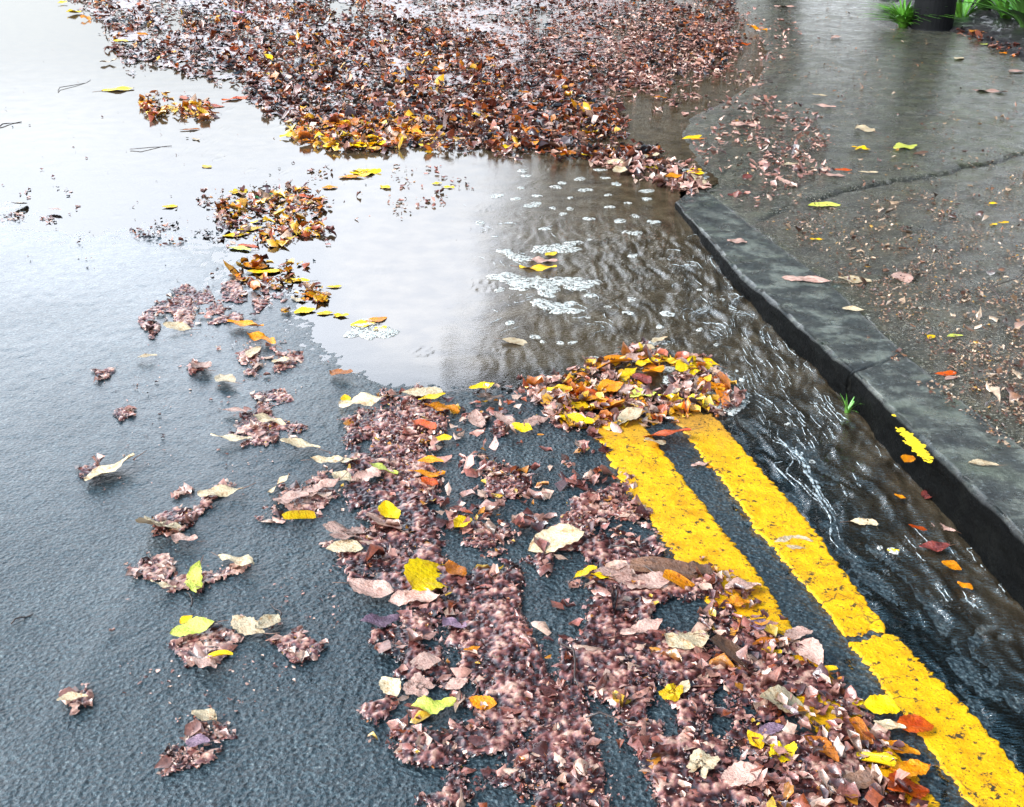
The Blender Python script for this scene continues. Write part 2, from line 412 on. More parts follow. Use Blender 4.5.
wy_ = [1.15]
while wy_[-1] < 120: wy_.append(wy_[-1]+(.0042*wy_[-1] if wy_[-1] < 9 else .06*wy_[-1]))
X2, Y2 = np.meshgrid(wx_, np.array(wy_))
Z2 = water_z(X2, Y2)
_, _, wpx, wpy, wkd, wright, wflow = water_fields(X2, Y2)
g2 = road_z(X2, Y2, False)
chop = np.clip(.02+.14*wright+.7*wflow, 0, 1)
murk = sst(.001, -.012, g2)*(1-.25*wflow)
ok = (g2 < .006) & (X2 < kerb_front_x(Y2)+.03+.35*sst(4.3, 4.6, Y2))
F2 = gridfaces(*X2.shape); okf = ok.ravel()[F2].all(1)
V2, F2, chop, murk = compact(np.stack([X2, Y2, Z2], -1).reshape(-1, 3), F2[okf], chop.ravel(), murk.ravel())
water = link('puddle_water', mesh_np('puddle_water', V2, F2, M['water'], attrs={'chop': chop, 'murk': murk}))
tag(water, 'flooded rain puddle mirroring white sky, running along the kerb as a stream', 'water', kind='structure')
# ------------------------------------------------------------------ yellow lines
def edge_poly(pts):
    a = np.array(pts, float); return G(a[:, 0], a[:, 1], .004)
def paint_strip(left, right, v0, v1, seed):
    lx, ly = edge_poly(left); rx, ry = edge_poly(right)
    tl = np.linspace(0, 1, len(lx)); tr = np.linspace(0, 1, len(rx))
    L = math.hypot(lx[-1]-lx[0], ly[-1]-ly[0]); n = int(L*(v1-v0)/.004); m = 40
    t = np.linspace(v0, v1, n)
    a = np.stack([np.interp(t, tl, lx), np.interp(t, tl, ly)], -1); b = np.stack([np.interp(t, tr, rx), np.interp(t, tr, ry)], -1)
    k = np.arange(n)
    wl = (fbm(t*L*150, t*0+seed, seed, 3)-.5)*.17+(vn(t*L*9, t*0, seed+2)-.5)*.09
    wr = (fbm(t*L*150, t*0+seed+5, seed+9, 3)-.5)*.17+(vn(t*L*9, t*0, seed+3)-.5)*.09
    u = np.linspace(0, 1, m)[None, :]*(1+wr-wl)[:, None]+wl[:, None]
    P = a[:, None, :]*(1-u[..., None])+b[:, None, :]*u[..., None]
    # ragged ends
    dirv = (a[-1]-a[0])/np.linalg.norm(a[-1]-a[0])
    e = (fbm(u*9, u*0+seed, seed+4, 3)-.5)*.03
    w0 = np.clip(1-k/6, 0, 1)[:, None]+np.clip(1-(n-1-k)/6, 0, 1)[:, None]
    P = P+dirv*(e*w0)[..., None]
    z = road_z(P[..., 0], P[..., 1], False)+.0040+(fbm(P[..., 0]*85, P[..., 1]*85, 3, 2)-.5)*.0012
    z[:, 0] -= .004; z[:, -1] -= .004; z[0] -= .004; z[-1] -= .004
    _, pyy = PX(P[..., 0], P[..., 1])
    sl = sst(455, 415, pyy+(fbm(P[..., 0]*20, P[..., 1]*20, 3)-.5)*30)
    return np.concatenate([P, z[..., None]], -1).reshape(-1, 3), gridfaces(n, m), sl.ravel()
def line_obj(segs, seed, label):
    V, Fc, S = [], [], []; off = 0
    for i, (l, r_, a, b) in enumerate(segs):
        v, f, s = paint_strip(l, r_, a, b, seed+i*3); V.append(v); Fc.append(f+off); S.append(s); off += len(v)
    o = link('yellow_line', mesh_np('yellow_line', np.concatenate(V), np.concatenate(Fc), M['paint'], attrs={'silt': np.concatenate(S)}))
    return tag(o, label, 'road marking', 'double yellow lines')
line_obj([([(586, 415), (620, 480), (661, 540), (692, 585), (735, 640)], [(637, 415), (690, 490), (731, 540), (762, 586), (799, 638)], 0, 1),
          ([(752, 655), (850, 780), (900, 850)], [(815, 655), (925, 790), (975, 850)], 0, 1)], 11,
         'yellow line farther from the kerb, its lower end buried under leaf mulch')
line_obj([([(666, 408), (712, 470), (765, 538), (848, 638)], [(712, 412), (766, 474), (821, 537), (888, 630)], 0, 1),
          ([(850, 643), (890, 697), (975, 807), (1060, 920)], [(894, 633), (940, 681), (1030, 775), (1160, 915)], 0, 1)], 40,
         'yellow line nearer the kerb, unbroken by leaves, cracked across once')
# ------------------------------------------------------------------ kerb stones
def resample(x, y, n):
    d = np.concatenate([[0], np.cumsum(np.hypot(np.diff(x), np.diff(y)))]); t = np.linspace(0, d[-1], n)
    return np.interp(t, d, x), np.interp(t, d, y)
def kerb_stone(i0, i1, seed, gap0=.0, gap1=.0):
    fx, fy = kfx[i0:i1+1], kfy[i0:i1+1]; rx, ry = krx[i0:i1+1], kry[i0:i1+1]
    L = math.hypot(fx[-1]-fx[0], fy[-1]-fy[0]); n = int(L/.006)
    fx, fy = resample(fx, fy, n); rx, ry = resample(rx, ry, n)
    if gap0: fx, fy, rx, ry = fx[gap0:], fy[gap0:], rx[gap0:], ry[gap0:]
    if gap1: fx, fy, rx, ry = fx[:-gap1], fy[:-gap1], rx[:-gap1], ry[:-gap1]
    n = len(fx); P = []
    prof = [(-.004, z) for z in np.linspace(0, 1, 26)[:-3]]            # (inset, height fraction) up the front
    prof += [(-.002, .90), (.000, .95), (.004, .985), (.010, 1.0)]
    tops = np.linspace(.05, .985, 30)
    top = hp(fy)
    for ins, hz in prof:
        f = ins/.2
        x = fx*(1-f)+rx*f; y = fy*(1-f)+ry*f; z = -.055+(top+.055)*hz
        k = (fbm(np.arange(n)*.05, z*22+seed, seed, 4)-.5)*.022*(1 if hz < .97 else .5)
        nx, ny = KD[1], -KD[0]
        P.append(np.stack([x-nx*k*-1, y-ny*k*-1, z+(fbm(np.arange(n)*.09, z*0+seed, seed+1, 3)-.5)*.010*(hz > .85)], -1))
    for f in tops:
        x = fx*(1-f)+rx*f; y = fy*(1-f)+ry*f
        z = hp(y)+(fbm(x*22, y*22, seed, 4)-.5)*.005
        P.append(np.stack([x, y, z], -1))
    P.append(np.stack([rx, ry, hp(ry)-.004], -1)); P.append(np.stack([rx, ry, hp(ry)-.09], -1))
    A = np.stack(P, 0); nr, nc = A.shape[:2]
    V = A.reshape(-1, 3); Fc = [list(f) for f in gridfaces(nr, nc)]
    Fc.append([r*nc for r in range(nr)]); Fc.append([r*nc+nc-1 for r in range(nr)][::-1])
    gr = np.zeros((nr, nc)); gr[:25] = .985; gr[25] = .6; gr[26] = .2  # front face toned near black and duller, easing off at the arris
    me = mesh_np('kerb_stone', V, Fc, M['kerb'], attrs={'front_dark': gr.ravel()})
    return link('kerb_stone', me)
k1 = tag(kerb_stone(0, 3, 3, 0, 1), 'kerb stone sinking into the puddle at its far end, beside foam streaks', 'kerb stone', 'kerb stones', 'structure')
k2 = tag(kerb_stone(3, 7, 17, 1, 0), 'kerb stone with a worn yellow paint mark on its edge', 'kerb stone', 'kerb stones', 'structure')
# worn yellow paint on the arris of the nearer stone
v, f = [], []
for i in range(420):
    px = random.gauss(915, 6.5); py = px*.0+random.gauss(0, 2.8)+447+(px-915)*1.0
    x, y, z = GH(px, py-1.5)
    x, y, z = float(x), float(y), float(z)
    fx = float(kerb_front_x(y)); r = random.uniform(.0012, .0050)
    b = len(v); k = random.randint(5, 7)
    onface = x < fx+.006
    v.append((x, y, z+.0040))
    for q in range(k):
        a = q/k*6.283; rr = r*random.uniform(.6, 1.3)
        v.append((x+math.cos(a)*rr*1.3, y+math.sin(a)*rr*1.3, z+.0025))
    f += [(b, b+1+q, b+1+(q+1) % k) for q in range(k)]
link('paint_mark', mesh_np('paint_mark', v, f, M['kerbpaint']), k2)
# ------------------------------------------------------------------ pavement
yr = [1.0]
while yr[-1] < 60: yr.append(yr[-1]+(.0045*yr[-1] if yr[-1] < 11 else .12*yr[-1]))
yr = np.array([-3, -1, 0, .6]+yr)
wc = [0, .004]
while wc[-1] < 40: wc.append(wc[-1]+min(.012+.0*wc[-1], .02) if wc[-1] < 2.6 else wc[-1]*1.12)
wc = np.array(wc)
Yp, Wp = np.meshgrid(yr, wc, indexing='ij')
jag = (fbm(Yp*14, Yp*0, 77, 3)-.5)*.022*(Yp < 4.3)+(fbm(Yp*5, Yp*0, 78, 3)-.5)*.12*(Yp >= 4.3)
Xp = edge_x(Yp)+Wp+jag*np.exp(-Wp/.1)+.002
far = Yp > 4.3
Zp = np.where(far, hp(Yp)*sst(0, .40, Wp)-.014*(1-sst(0, .16, Wp)), hp(Yp)-.007*np.exp(-Wp/.012))
Zp = Zp+(fbm(Xp*1.7, Yp*1.7, 81, 3)-.5)*.012*sst(0, .3, Wp)+(fbm(Xp*30, Yp*30, 82, 3)-.5)*.0035*sst(0, .03, Wp)
# joint between the two surfaces
JP = [(757, 219), (790, 205), (845, 190), (900, 180), (960, 168), (1024, 154), (1150, 128)]
jx, jy, _ = GH(np.array([p[0] for p in JP], float), np.array([p[1] for p in JP], float))
def jy_at(x): return np.interp(x, jx, jy)+(fbm(np.asarray(x)*12, np.asarray(x)*0, 90, 3)-.5)*.07
dj = Yp-jy_at(Xp)
crk = np.exp(-(dj/.020)**2)*(Xp > jx[0])*sst(.25, .5, fbm(Xp*4, Yp*4, 33, 2)+.15)
Zp = Zp-.012*crk
near = sst(.05, -.05, dj+(fbm(Xp*6, Yp*6, 92)-.5)*.2)
ppx, ppy = PX(Xp, np.maximum(Yp, .5), Zp)
moss = np.clip(sst(870, 960, ppx)*sst(30, 60, ppy)*sst(210, 150, ppy)+.25, 0, 1)
moss = np.maximum(moss, .8*np.exp(-Wp/.02)*(Yp < 4.3))
skirt = np.stack([Xp[:, 0]-.001, Yp[:, 0], Zp[:, 0]*0-.09], -1)[:, None]
P3 = np.concatenate([skirt, np.stack([Xp, Yp, Zp], -1)], 1)
pad = lambda a: np.concatenate([a[:, :1], a], 1).ravel()
path = link('pavement', mesh_np('pavement', P3.reshape(-1, 3), gridfaces(*P3.shape[:2]), M['path'], attrs={'near': pad(near), 'moss': pad(moss), 'crack': pad(crk)}))
tag(path, 'wet gritty pavement with greenish sheen behind the kerb', 'pavement', kind='structure')
# ------------------------------------------------------------------ planting bed
BED = [(893, 27), (925, 31), (955, 33), (985, 47), (1010, 62), (1040, 80), (1120, 110), (1500, 60), (1500, -60), (860, -60), (880, 10)]
bx, by, _ = GH(np.array([p[0] for p in BED], float), np.array([p[1] for p in BED], float)); BEDW = list(zip(bx, by))
xb, yb = np.meshgrid(np.arange(1.9, 9, .03), np.arange(5.5, 16, .045))
db = sdf(xb, yb, BEDW)+(fbm(xb*5, yb*5, 12)-.5)*.2
zb = hp(yb)-.03+.075*sst(-.05, .25, db)+(fbm(xb*9, yb*9, 13)-.5)*.05
okb = (db > -.12); Fb = gridfaces(*xb.shape); Fb = Fb[okb.ravel()[Fb].all(1)]
vb, Fb = compact(np.stack([xb, yb, zb], -1).reshape(-1, 3), Fb)
tag(link('soil_bed', mesh_np('soil_bed', vb, Fb, M['soil'])), 'dark soil bed behind the pavement, at the foot of the railings', 'soil bed', kind='structure')
# ------------------------------------------------------------------ lathe / tube helpers
def lathe(profile, n=32):
    v = []; f = []
    for r, z in profile:
        for k in range(n):
            a = k/n*2*math.pi; v.append((r*math.cos(a), r*math.sin(a), z))
    for i in range(len(profile)-1):
        for k in range(n):
            f.append((i*n+k, i*n+(k+1) % n, (i+1)*n+(k+1) % n, (i+1)*n+k))
    f.append(tuple(range(n))[::-1]); f.append(tuple((len(profile)-1)*n+k for k in range(n)))
    return v, f
def tube(pts, rads, n=7):
    v = []; f = []; pts = [Vector(p) for p in pts]
    for i, p in enumerate(pts):
        d = (pts[min(i+1, len(pts)-1)]-pts[max(i-1, 0)]).normalized()
        a = d.orthogonal().normalized(); b = d.cross(a)
        for k in range(n):
            t = k/n*2*math.pi; v.append(tuple(p+(a*math.cos(t)+b*math.sin(t))*rads[i]))
    for i in range(len(pts)-1):
        for k in range(n): f.append((i*n+k, i*n+(k+1) % n, (i+1)*n+(k+1) % n, (i+1)*n+k))
    f.append(tuple(range(n))[::-1]); f.append(tuple((len(pts)-1)*n+k for k in range(n)))
    return v, f
def merge(parts):
    V, Fc = [], []
    for v, f in parts:
        o = len(V); V += list(v); Fc += [tuple(i+o for i in q) for q in f]
    return V, Fc
# ------------------------------------------------------------------ lamp column
lx, ly, lz = [float(a) for a in GH(931.5, 29)]
post = link('lamp_post', None, loc=(lx, ly, lz-.02))
tag(post, 'black iron lamp post standing beside the green plants at the pavement edge', 'lamp post')
rb = .5*39/F*math.sqrt(lx*lx+ly*ly+CH*CH)
rb = .145
link('base', mesh_np('base', *lathe([(rb+.004, 0), (rb+.004, .02), (rb, .03), (rb, 1.5), (rb+.012, 1.52), (rb+.012, 1.58), (rb*.75, 1.72)]), M['iron'], smooth=False), post)
link('shaft', mesh_np('shaft', *lathe([(rb*.75, 1.719), (rb*.62, 3), (rb*.45, 5.2)]), M['iron']), post)
door = [(-.055, -rb-.002, .45), (.055, -rb-.002, .45), (.055, -rb-.002, 1.0), (-.055, -rb-.002, 1.0), (-.055, -rb+.03, .45), (.055, -rb+.03, .45), (.055, -rb+.03, 1.0), (-.055, -rb+.03, 1.0)]
link('door', mesh_np('door', door, [(0, 1, 2, 3), (0, 4, 5, 1), (1, 5, 6, 2), (2, 6, 7, 3), (3, 7, 4, 0)], M['iron'], smooth=False), post)
link('lantern', mesh_np('lantern', *lathe([(.05, 5.2), (.09, 5.25), (.2, 5.6), (.24, 5.62), (.1, 5.8), (.02, 5.9)]), M['iron']), post)
# ------------------------------------------------------------------ railings behind the bed
rail_root = link('railing', None)
ra = GH(948, 2); rc = GH(1075, 40)
ra = Vector((float(ra[0]), float(ra[1]), 0)); rc = Vector((float(rc[0]), float(rc[1]), 0))
dirr = (rc-ra).normalized(); rail_root.location = (ra.x, ra.y, .05)
tag(rail_root, 'black iron railings over the plants behind the lamp post', 'railing')
Lr = (rc-ra).length+1.5
link('rail', mesh_np('rail', *tube([(0, 0, .12), tuple(dirr*Lr+Vector((0, 0, .12)))], [.018, .018], 6), M['iron'], smooth=False), rail_root)
link('rail', mesh_np('rail', *tube([(0, 0, 1.0), tuple(dirr*Lr+Vector((0, 0, 1.0)))], [.018, .018], 6), M['iron'], smooth=False), rail_root)
bar = mesh_np('bar', *tube([(0, 0, 0), (0, 0, 1.0), (0, 0, 1.12)], [.013, .013, .002], 8), M['iron'])
n = int(Lr/.17)
for i in range(n+1): link('bar', bar, rail_root, tuple(dirr*(i*.17)))
# ------------------------------------------------------------------ plants
def blade_mesh(n, L, wdt, spread, leafy=False):
    v, f = [], []
    for i in range(n):
        a = random.uniform(0, 6.283); l = L*random.uniform(.5, 1.15); lean = random.uniform(.2, 1)*spread; b = len(v)
        w = wdt*random.uniform(.6, 1.3); dx, dy = math.cos(a), math.sin(a); st = 5
        ox, oy = dx*random.uniform(0, L*.1), dy*random.uniform(0, L*.1)
        for k in range(st+1):
            t = k/st; r = lean*l*t*t*1.1+.15*l*t; z = l*(t-.45*lean*t*t)
            ww = w*(math.sin(math.pi*min(.98, t*.85+.12))**.8 if leafy else (1-t*.95))
            v += [(ox+dx*r-dy*ww, oy+dy*r+dx*ww, z+.15*ww), (ox+dx*r, oy+dy*r, z-.25*ww), (ox+dx*r+dy*ww, oy+dy*r-dx*ww, z+.15*ww)]
        for k in range(st):
            for q in (0, 1): f.append((b+k*3+q, b+k*3+q+1, b+k*3+4+q, b+k*3+3+q))
    return v, f
def plant(px, py, L, n, w, spread, mat, label, name='plant', cat='plant', leafy=False, group=None, z0=None):
    x, y, z = [float(a) for a in GH(px, py)]
    if z0 is not None:
        z = z0; x, y = [float(a) for a in G(px, py, z)]
    o = link(name, mesh_np(name, *blade_mesh(n, L, w, spread, leafy), M[mat]), loc=(x, y, z-.004))
    return tag(o, label, cat, group)
plant(903, 27, .26, 150, .018, 1.5, 'green', 'bright green grass tuft at the left foot of the lamp post', 'grass_tuft', 'grass tuft')
plant(847, 412, .075, 16, .0030, 1.0, 'green', 'small bright green grass sprig growing at the kerb foot below the joint', 'grass_tuft', 'grass tuft', z0=.0)
for px, py, L, n_, w, sp, m, lab in (
    (962, 22, .35, 26, .022, 1.0, 'green', 'bright green leafy plant directly right of the lamp post'),
    (982, 14, .30, 22, .026, .9, 'green2', 'darker green leafy plant behind the first railing bars'),
    (1004, 24, .32, 22, .024, 1.1, 'green', 'green plant under the lower rail near the picture corner'),
    (1026, 34, .36, 26, .026, 1.1, 'green2', 'dark green plant at the right edge beyond the railings'),
    (944, 2, .40, 26, .022, .9, 'green2', 'green plant growing behind the lamp post'),
    (992, 4, .45, 30, .028, .9, 'green', 'tall leafy green plant farthest back behind the railings')):
    plant(px, py, L, n_, w, sp, m, lab, leafy=True, group='plants by the railings')
# ------------------------------------------------------------------ trees whose reflection darkens the right of the puddle
def tree(x, y, h, rc_, z0, n, seed, label):
    rnd = random.Random(seed); root = link('street_tree', None, loc=(x, y, 0))
    tag(root, label, 'tree', 'trees overhanging the pavement beyond')
    parts = [tube([(0, 0, -.1), (.1, 0, h*.3), (-.05, .1, h*.6), (0, 0, h*.92)], [.28, .22, .14, .03], 10)]
    for k in range(12):
        a = rnd.uniform(0, 6.28); zz = rnd.uniform(z0, h*.75); l = rc_*rnd.uniform(.5, .9)
        parts.append(tube([(0, 0, zz), (math.cos(a)*l*.5, math.sin(a)*l*.5, zz+.5), (math.cos(a)*l, math.sin(a)*l, zz+1.1)], [.09, .06, .015], 6))
    link('trunk', mesh_np('trunk', *merge(parts), M['bark']), root)
    r = np.random.default_rng(seed)
    q = r.uniform(-1, 1, 110); ta = r.uniform(0, 6.283, 110); rr = rc_*np.sqrt(r.uniform(.05, 1, 110))*np.sqrt(1-.8*np.abs(q)**5)
    ctr = np.stack([rr*np.cos(ta), rr*np.sin(ta), (h+z0)/2+q*(h-z0)/2], -1)
    p = ctr[r.integers(0, 110, n)]+r.normal(size=(n, 3))*rc_*.15
    a = r.normal(size=(n, 3)); a /= np.linalg.norm(a, axis=1)[:, None]
    b = np.cross(a, r.normal(size=(n, 3))); b /= np.linalg.norm(b, axis=1)[:, None]
    s_ = r.uniform(.18, .34, (n, 1))
    V = np.stack([p-a*s_, p+b*s_*.6, p+a*s_, p-b*s_*.6], 1).reshape(-1, 3)
    link('crown', mesh_np('crown', V, np.arange(n*4).reshape(-1, 4), M['crown'], smooth=False), root)
tree(3.4, 15.5, 20, 3.6, 2.0, 34000, 1, 'leafy tree left of the row, overhanging the water beyond the view')
tree(9.0, 14.0, 20, 4.4, 3.8, 20000, 2, 'leafy tree second in the row, behind the railings')
tree(12.5, 9.5, 16, 4.4, 3.4, 22000, 3, 'leafy tree third in the row, past the planting bed')
tree(6.6, 21, 19, 5.0, 4.6, 20000, 5, 'tallest leafy tree, standing farther back than the others')
# ------------------------------------------------------------------ leaf meshes (unit length along x)
def oval_leaf(seed, wmax=.33, tip=1.3, fold=.15, curl=.25, wave=.05, ser=.02):
    rnd = random.Random(seed); nL, nW = 15, 9; v = []; vein = []
    bend = rnd.uniform(-.12, .12); tw = rnd.uniform(-.3, .3)
    for i in range(nL):
        t = i/(nL-1); w = wmax*(math.sin(math.pi*t**(.85 if tip > 1 else 1)))**(.75)*(1-.25*t*(tip-1))
        if i in (0, nL-1): w = .006
        for j in range(nW):
            u = j/(nW-1)*2-1
            se = 1+ser*((i % 2)*2-1)*(abs(u) > .9)*3
            x = t-.5-.05*abs(u)*w*2; y = u*w*se+bend*math.sin(math.pi*t)
            z = fold*abs(u)*w*1.6+curl*((t-.45)**2)*1.2+wave*math.sin(t*11+seed+u*2)*abs(u)+tw*u*w*(t-.5)*1.5
            z += wave*.5*math.sin(seed*3+t*5)
            v.append((x, y, z)); vein.append(1.0 if j == nW//2 else (.55 if (i % 2 == 0 and abs(u) < .8) else 0))
    return v, gridfaces(nL, nW), vein
def lobed_leaf(seed, lobes=5, curl=.25):
    rnd = random.Random(seed); n = 60; rings = [0, .25, .5, .75, 1]; v = [(0, 0, 0)]; vein = [1]; f = []
    ph = [rnd.uniform(0, 6.28) for _ in range(4)]; lw = rnd.uniform(.07, .20)
    for r in rings[1:]:
        for k in range(n):
            a = -math.pi*.93+k/(n-1)*math.pi*1.86; q = (a/(math.pi*1.86)*lobes)
            c = abs(math.cos(math.pi*q)); env = .30+.20*math.cos(a*.5)
            rad = env*(1-lw+lw*c**1.3)*(1+.05*math.sin(k*2.1)+.13*math.sin(k*.37+ph[3])+.08*math.sin(k*.8+ph[0]))
            rr = r*rad if r > .5 else r*env*.72*(.8+.2*c) if False else r*rad
            x = rr*math.cos(a)*1.15; y = rr*math.sin(a)
            z = curl*(rr*rr)*1.6*(1+.7*math.sin(2*a+ph[0]))+.07*r*math.sin(5*a+ph[1])+.06*math.sin(3*a+ph[2])*r*r+.03*math.sin(x*21+ph[1])*math.sin(y*17+ph[3])
            v.append((x, y, z)); vein.append(c**10 if r < .95 else 0)
    for k in range(n-1): f.append((0, 1+k, 2+k))
    for i in range(len(rings)-2):
        for k in range(n-1):
            a = 1+i*n+k; f.append((a, a+1, a+n+1, a+n))
    return v, f, vein
def curled_leaf(seed):
    rnd = random.Random(seed); nL, nW = 15, 9; v = []; vein = []
    for i in range(nL):
        t = i/(nL-1); w = .5*math.sin(math.pi*(.06+.88*t))**.7
        for j in range(nW):
            u = j/(nW-1)*2-1; a = u*w*3.6*(.8+.4*t); rad = .14
            v.append((t-.5, math.sin(a)*rad+u*.04, rad*.9-math.cos(a)*rad*.9+.05*math.sin(t*5+seed))); vein.append(1.0 if j == nW//2 else 0)
    return v, gridfaces(nL, nW), vein
LEAF = {'oval': [], 'point': [], 'maple': [], 'curl': []}
for k in range(8):
    LEAF['oval'].append(oval_leaf(k, random.uniform(.26, .36), 1.0, random.uniform(.02, .35), random.uniform(-.15, .55), random.uniform(.03, .09)))
    LEAF['point'].append(oval_leaf(k+20, random.uniform(.17, .27), 1.6, random.uniform(.05, .45), random.uniform(-.1, .3), random.uniform(.03, .1), .03))
    LEAF['curl'].append(curled_leaf(k))
    LEAF['maple'].append(lobed_leaf(k, 5 if k % 2 else 7, random.uniform(-.1, .35)))
SHAPEW = {'oval': 'oval', 'point': 'pointed', 'maple': 'lobed', 'curl': 'rolled-up'}
LMESH = {}
for k, lst in LEAF.items():
    LMESH[k] = []
    for v, f, ve in lst:
        zq = float(np.percentile([q[2] for q in v], 18)); v = [(q[0], q[1], q[2]-zq) for q in v]
        me = mesh_np('leaf', v, [list(map(int, q)) for q in f], LM['yellow'], attrs={'vein': ve}); LMESH[k].append(me)
st_me = [mesh_np('stalk', *tube([(.46, 0, .0), (.60, .02*s, .02), (.78, .07*s, .03)], [.014, .011, .009], 5), M['stalk']) for s in (1, -1, 2)]
# ------------------------------------------------------------------ litter as stuff
PAL = {
 'mulch': [((.085, .022, .020), 4), ((.17, .058, .048), 4), ((.29, .13, .11), 3.5), ((.48, .28, .235), 3.2), ((.035, .012, .014), 3), ((.50, .20, .06), .6), ((.66, .46, .37), 1.4)],
 'far':   [((.035, .014, .012), 3.5), ((.12, .035, .022), 4), ((.26, .09, .05), 3), ((.50, .30, .23), 3), ((.55, .17, .02), 1.6), ((.55, .25, .03), .35), ((.012, .010, .014), 4)],
 'band':  [((.85, .48, .015), 4), ((.72, .24, .012), 4), ((.42, .09, .015), 3), ((.14, .04, .02), 1.6), ((.60, .42, .28), 2), ((.92, .64, .02), 2)],
 'rust':  [((.42, .10, .015), 3), ((.20, .05, .02), 4), ((.06, .02, .014), 4), ((.70, .26, .015), 1.5), ((.85, .50, .02), .8), ((.50, .34, .26), 2)],
 'pale':  [((.64, .42, .35), 4), ((.48, .27, .22), 4), ((.26, .12, .09), 3), ((.74, .58, .47), 3), ((.09, .045, .04), 2)],
 'mixed': [((.55, .31, .25), 3.5), ((.36, .14, .11), 3), ((.12, .04, .035), 3), ((.70, .52, .41), 2.6), ((.62, .28, .03), .7), ((.72, .50, .05), .4), ((.35, .09, .03), .8)],
 'specks': [((.42, .33, .22), 3), ((.30, .17, .10), 3), ((.60, .50, .36), 2), ((.12, .06, .04), 3), ((.55, .34, .05), .5)],
}
def pieces(px, py, lo, hi, pal, thick, zb=None, flat=.35, elong=(.4, .9)):
    """a heap of small curled leaf bits at photo positions px, py -> verts, faces, colours"""
    n = len(px)
    if zb is None:
        x, y = G(px, py, 0)
        on = x > kerb_front_x(y)
        x2, y2, z2 = GH(px, py); x = np.where(on, x2, x); y = np.where(on, y2, y)
    else: x, y = G(px, py, zb)
    z = surf_z(x, y)+.0015
    size = rng.uniform(0, 1, n)**1.8*(hi-lo)+lo
    th = thick*(.25+.75*fbm(x*13, y*13, 99, 3)*1.3)*rng.uniform(0, 1, n)
    z = z+th+size*.06
    ang = rng.uniform(0, 2*np.pi, n)
    tilt = np.abs(rng.normal(0, flat, n)); tdir = rng.uniform(0, 2*np.pi, n)
    # local piece: 3 x 3 grid
    us = np.array([-1, 0, 1.0])
    U, Vv = np.meshgrid(us, us, indexing='ij'); U = U.ravel()[None]; Vv = Vv.ravel()[None]
    taper = np.where(np.abs(U) > .5, rng.uniform(.15, .75, (n, 1)), 1.0)
    el = rng.uniform(*elong, (n, 1))
    a = U*.5*size[:, None]*(1+rng.uniform(-.18, .18, (n, 9)))
    b = Vv*.5*size[:, None]*el*taper*(1+rng.uniform(-.25, .25, (n, 9)))
    a = a*(1-.26*np.abs(Vv)*np.abs(U)); b = b*(1-.30*np.abs(U)*np.abs(Vv))
    cu = rng.normal(0, .30, (n, 1)); cv = rng.normal(.05, .35, (n, 1))
    c = (cu*U*U+cv*Vv*Vv)*.5*size[:, None]+rng.normal(0, .05, (n, 9))*size[:, None]
    ca, sa = np.cos(ang)[:, None], np.sin(ang)[:, None]
    lx_ = a*ca-b*sa; ly_ = a*sa+b*ca
    gx = np.tan(tilt)[:, None]*(np.cos(tdir)[:, None]*lx_+np.sin(tdir)[:, None]*ly_)
    zz = z[:, None]+c+np.clip(gx, -.5*size[:, None], .5*size[:, None])
    low = zz.min(1); base = surf_z(x, y)+.0005; zz += np.maximum(base-low, 0)[:, None]*.85
    V = np.stack([x[:, None]+lx_, y[:, None]+ly_, zz], -1).reshape(-1, 3)
    f = gridfaces(3, 3)
    Fc = (np.arange(n)[:, None, None]*9+f[None]).reshape(-1, 4)
    cols = np.array([c_ for c_, _ in PAL[pal]]); wts = np.array([float(w_) for _, w_ in PAL[pal]]); wts /= wts.sum()
    C_ = cols[rng.choice(len(cols), n, p=wts)]*rng.uniform(.7, 1.3, (n, 1))
    return V, Fc, np.repeat(np.clip(C_, 0, 1), 9, 0)
def dens(px, py, poly, edge=14, nscale=.035, thr=.42, seed=0, ystretch=2.2, soft=.12):
    d = sdf(px, py, poly)+(fbm(px*.06, py*.12, seed+3, 4)-.5)*edge*2.6
    p = sst(0, edge*.5, d)*sst(thr-soft, thr+soft, fbm(px*nscale, py*nscale*ystretch, seed, 4))
    for q in (GAPS if poly is LOWER else ()): p = p*(1-.95*sst(-5, 5, sdf(px, py, q)+(fbm(px*.07, py*.07, 8)-.5)*14))
    return p
PULPC = [(.0, (.014, .004, .005)), (.38, (.050, .013, .013)), (.58, (.145, .045, .042)), (.76, (.35, .155, .14)), (.92, (.62, .37, .30)), (1.0, (.72, .50, .40))]
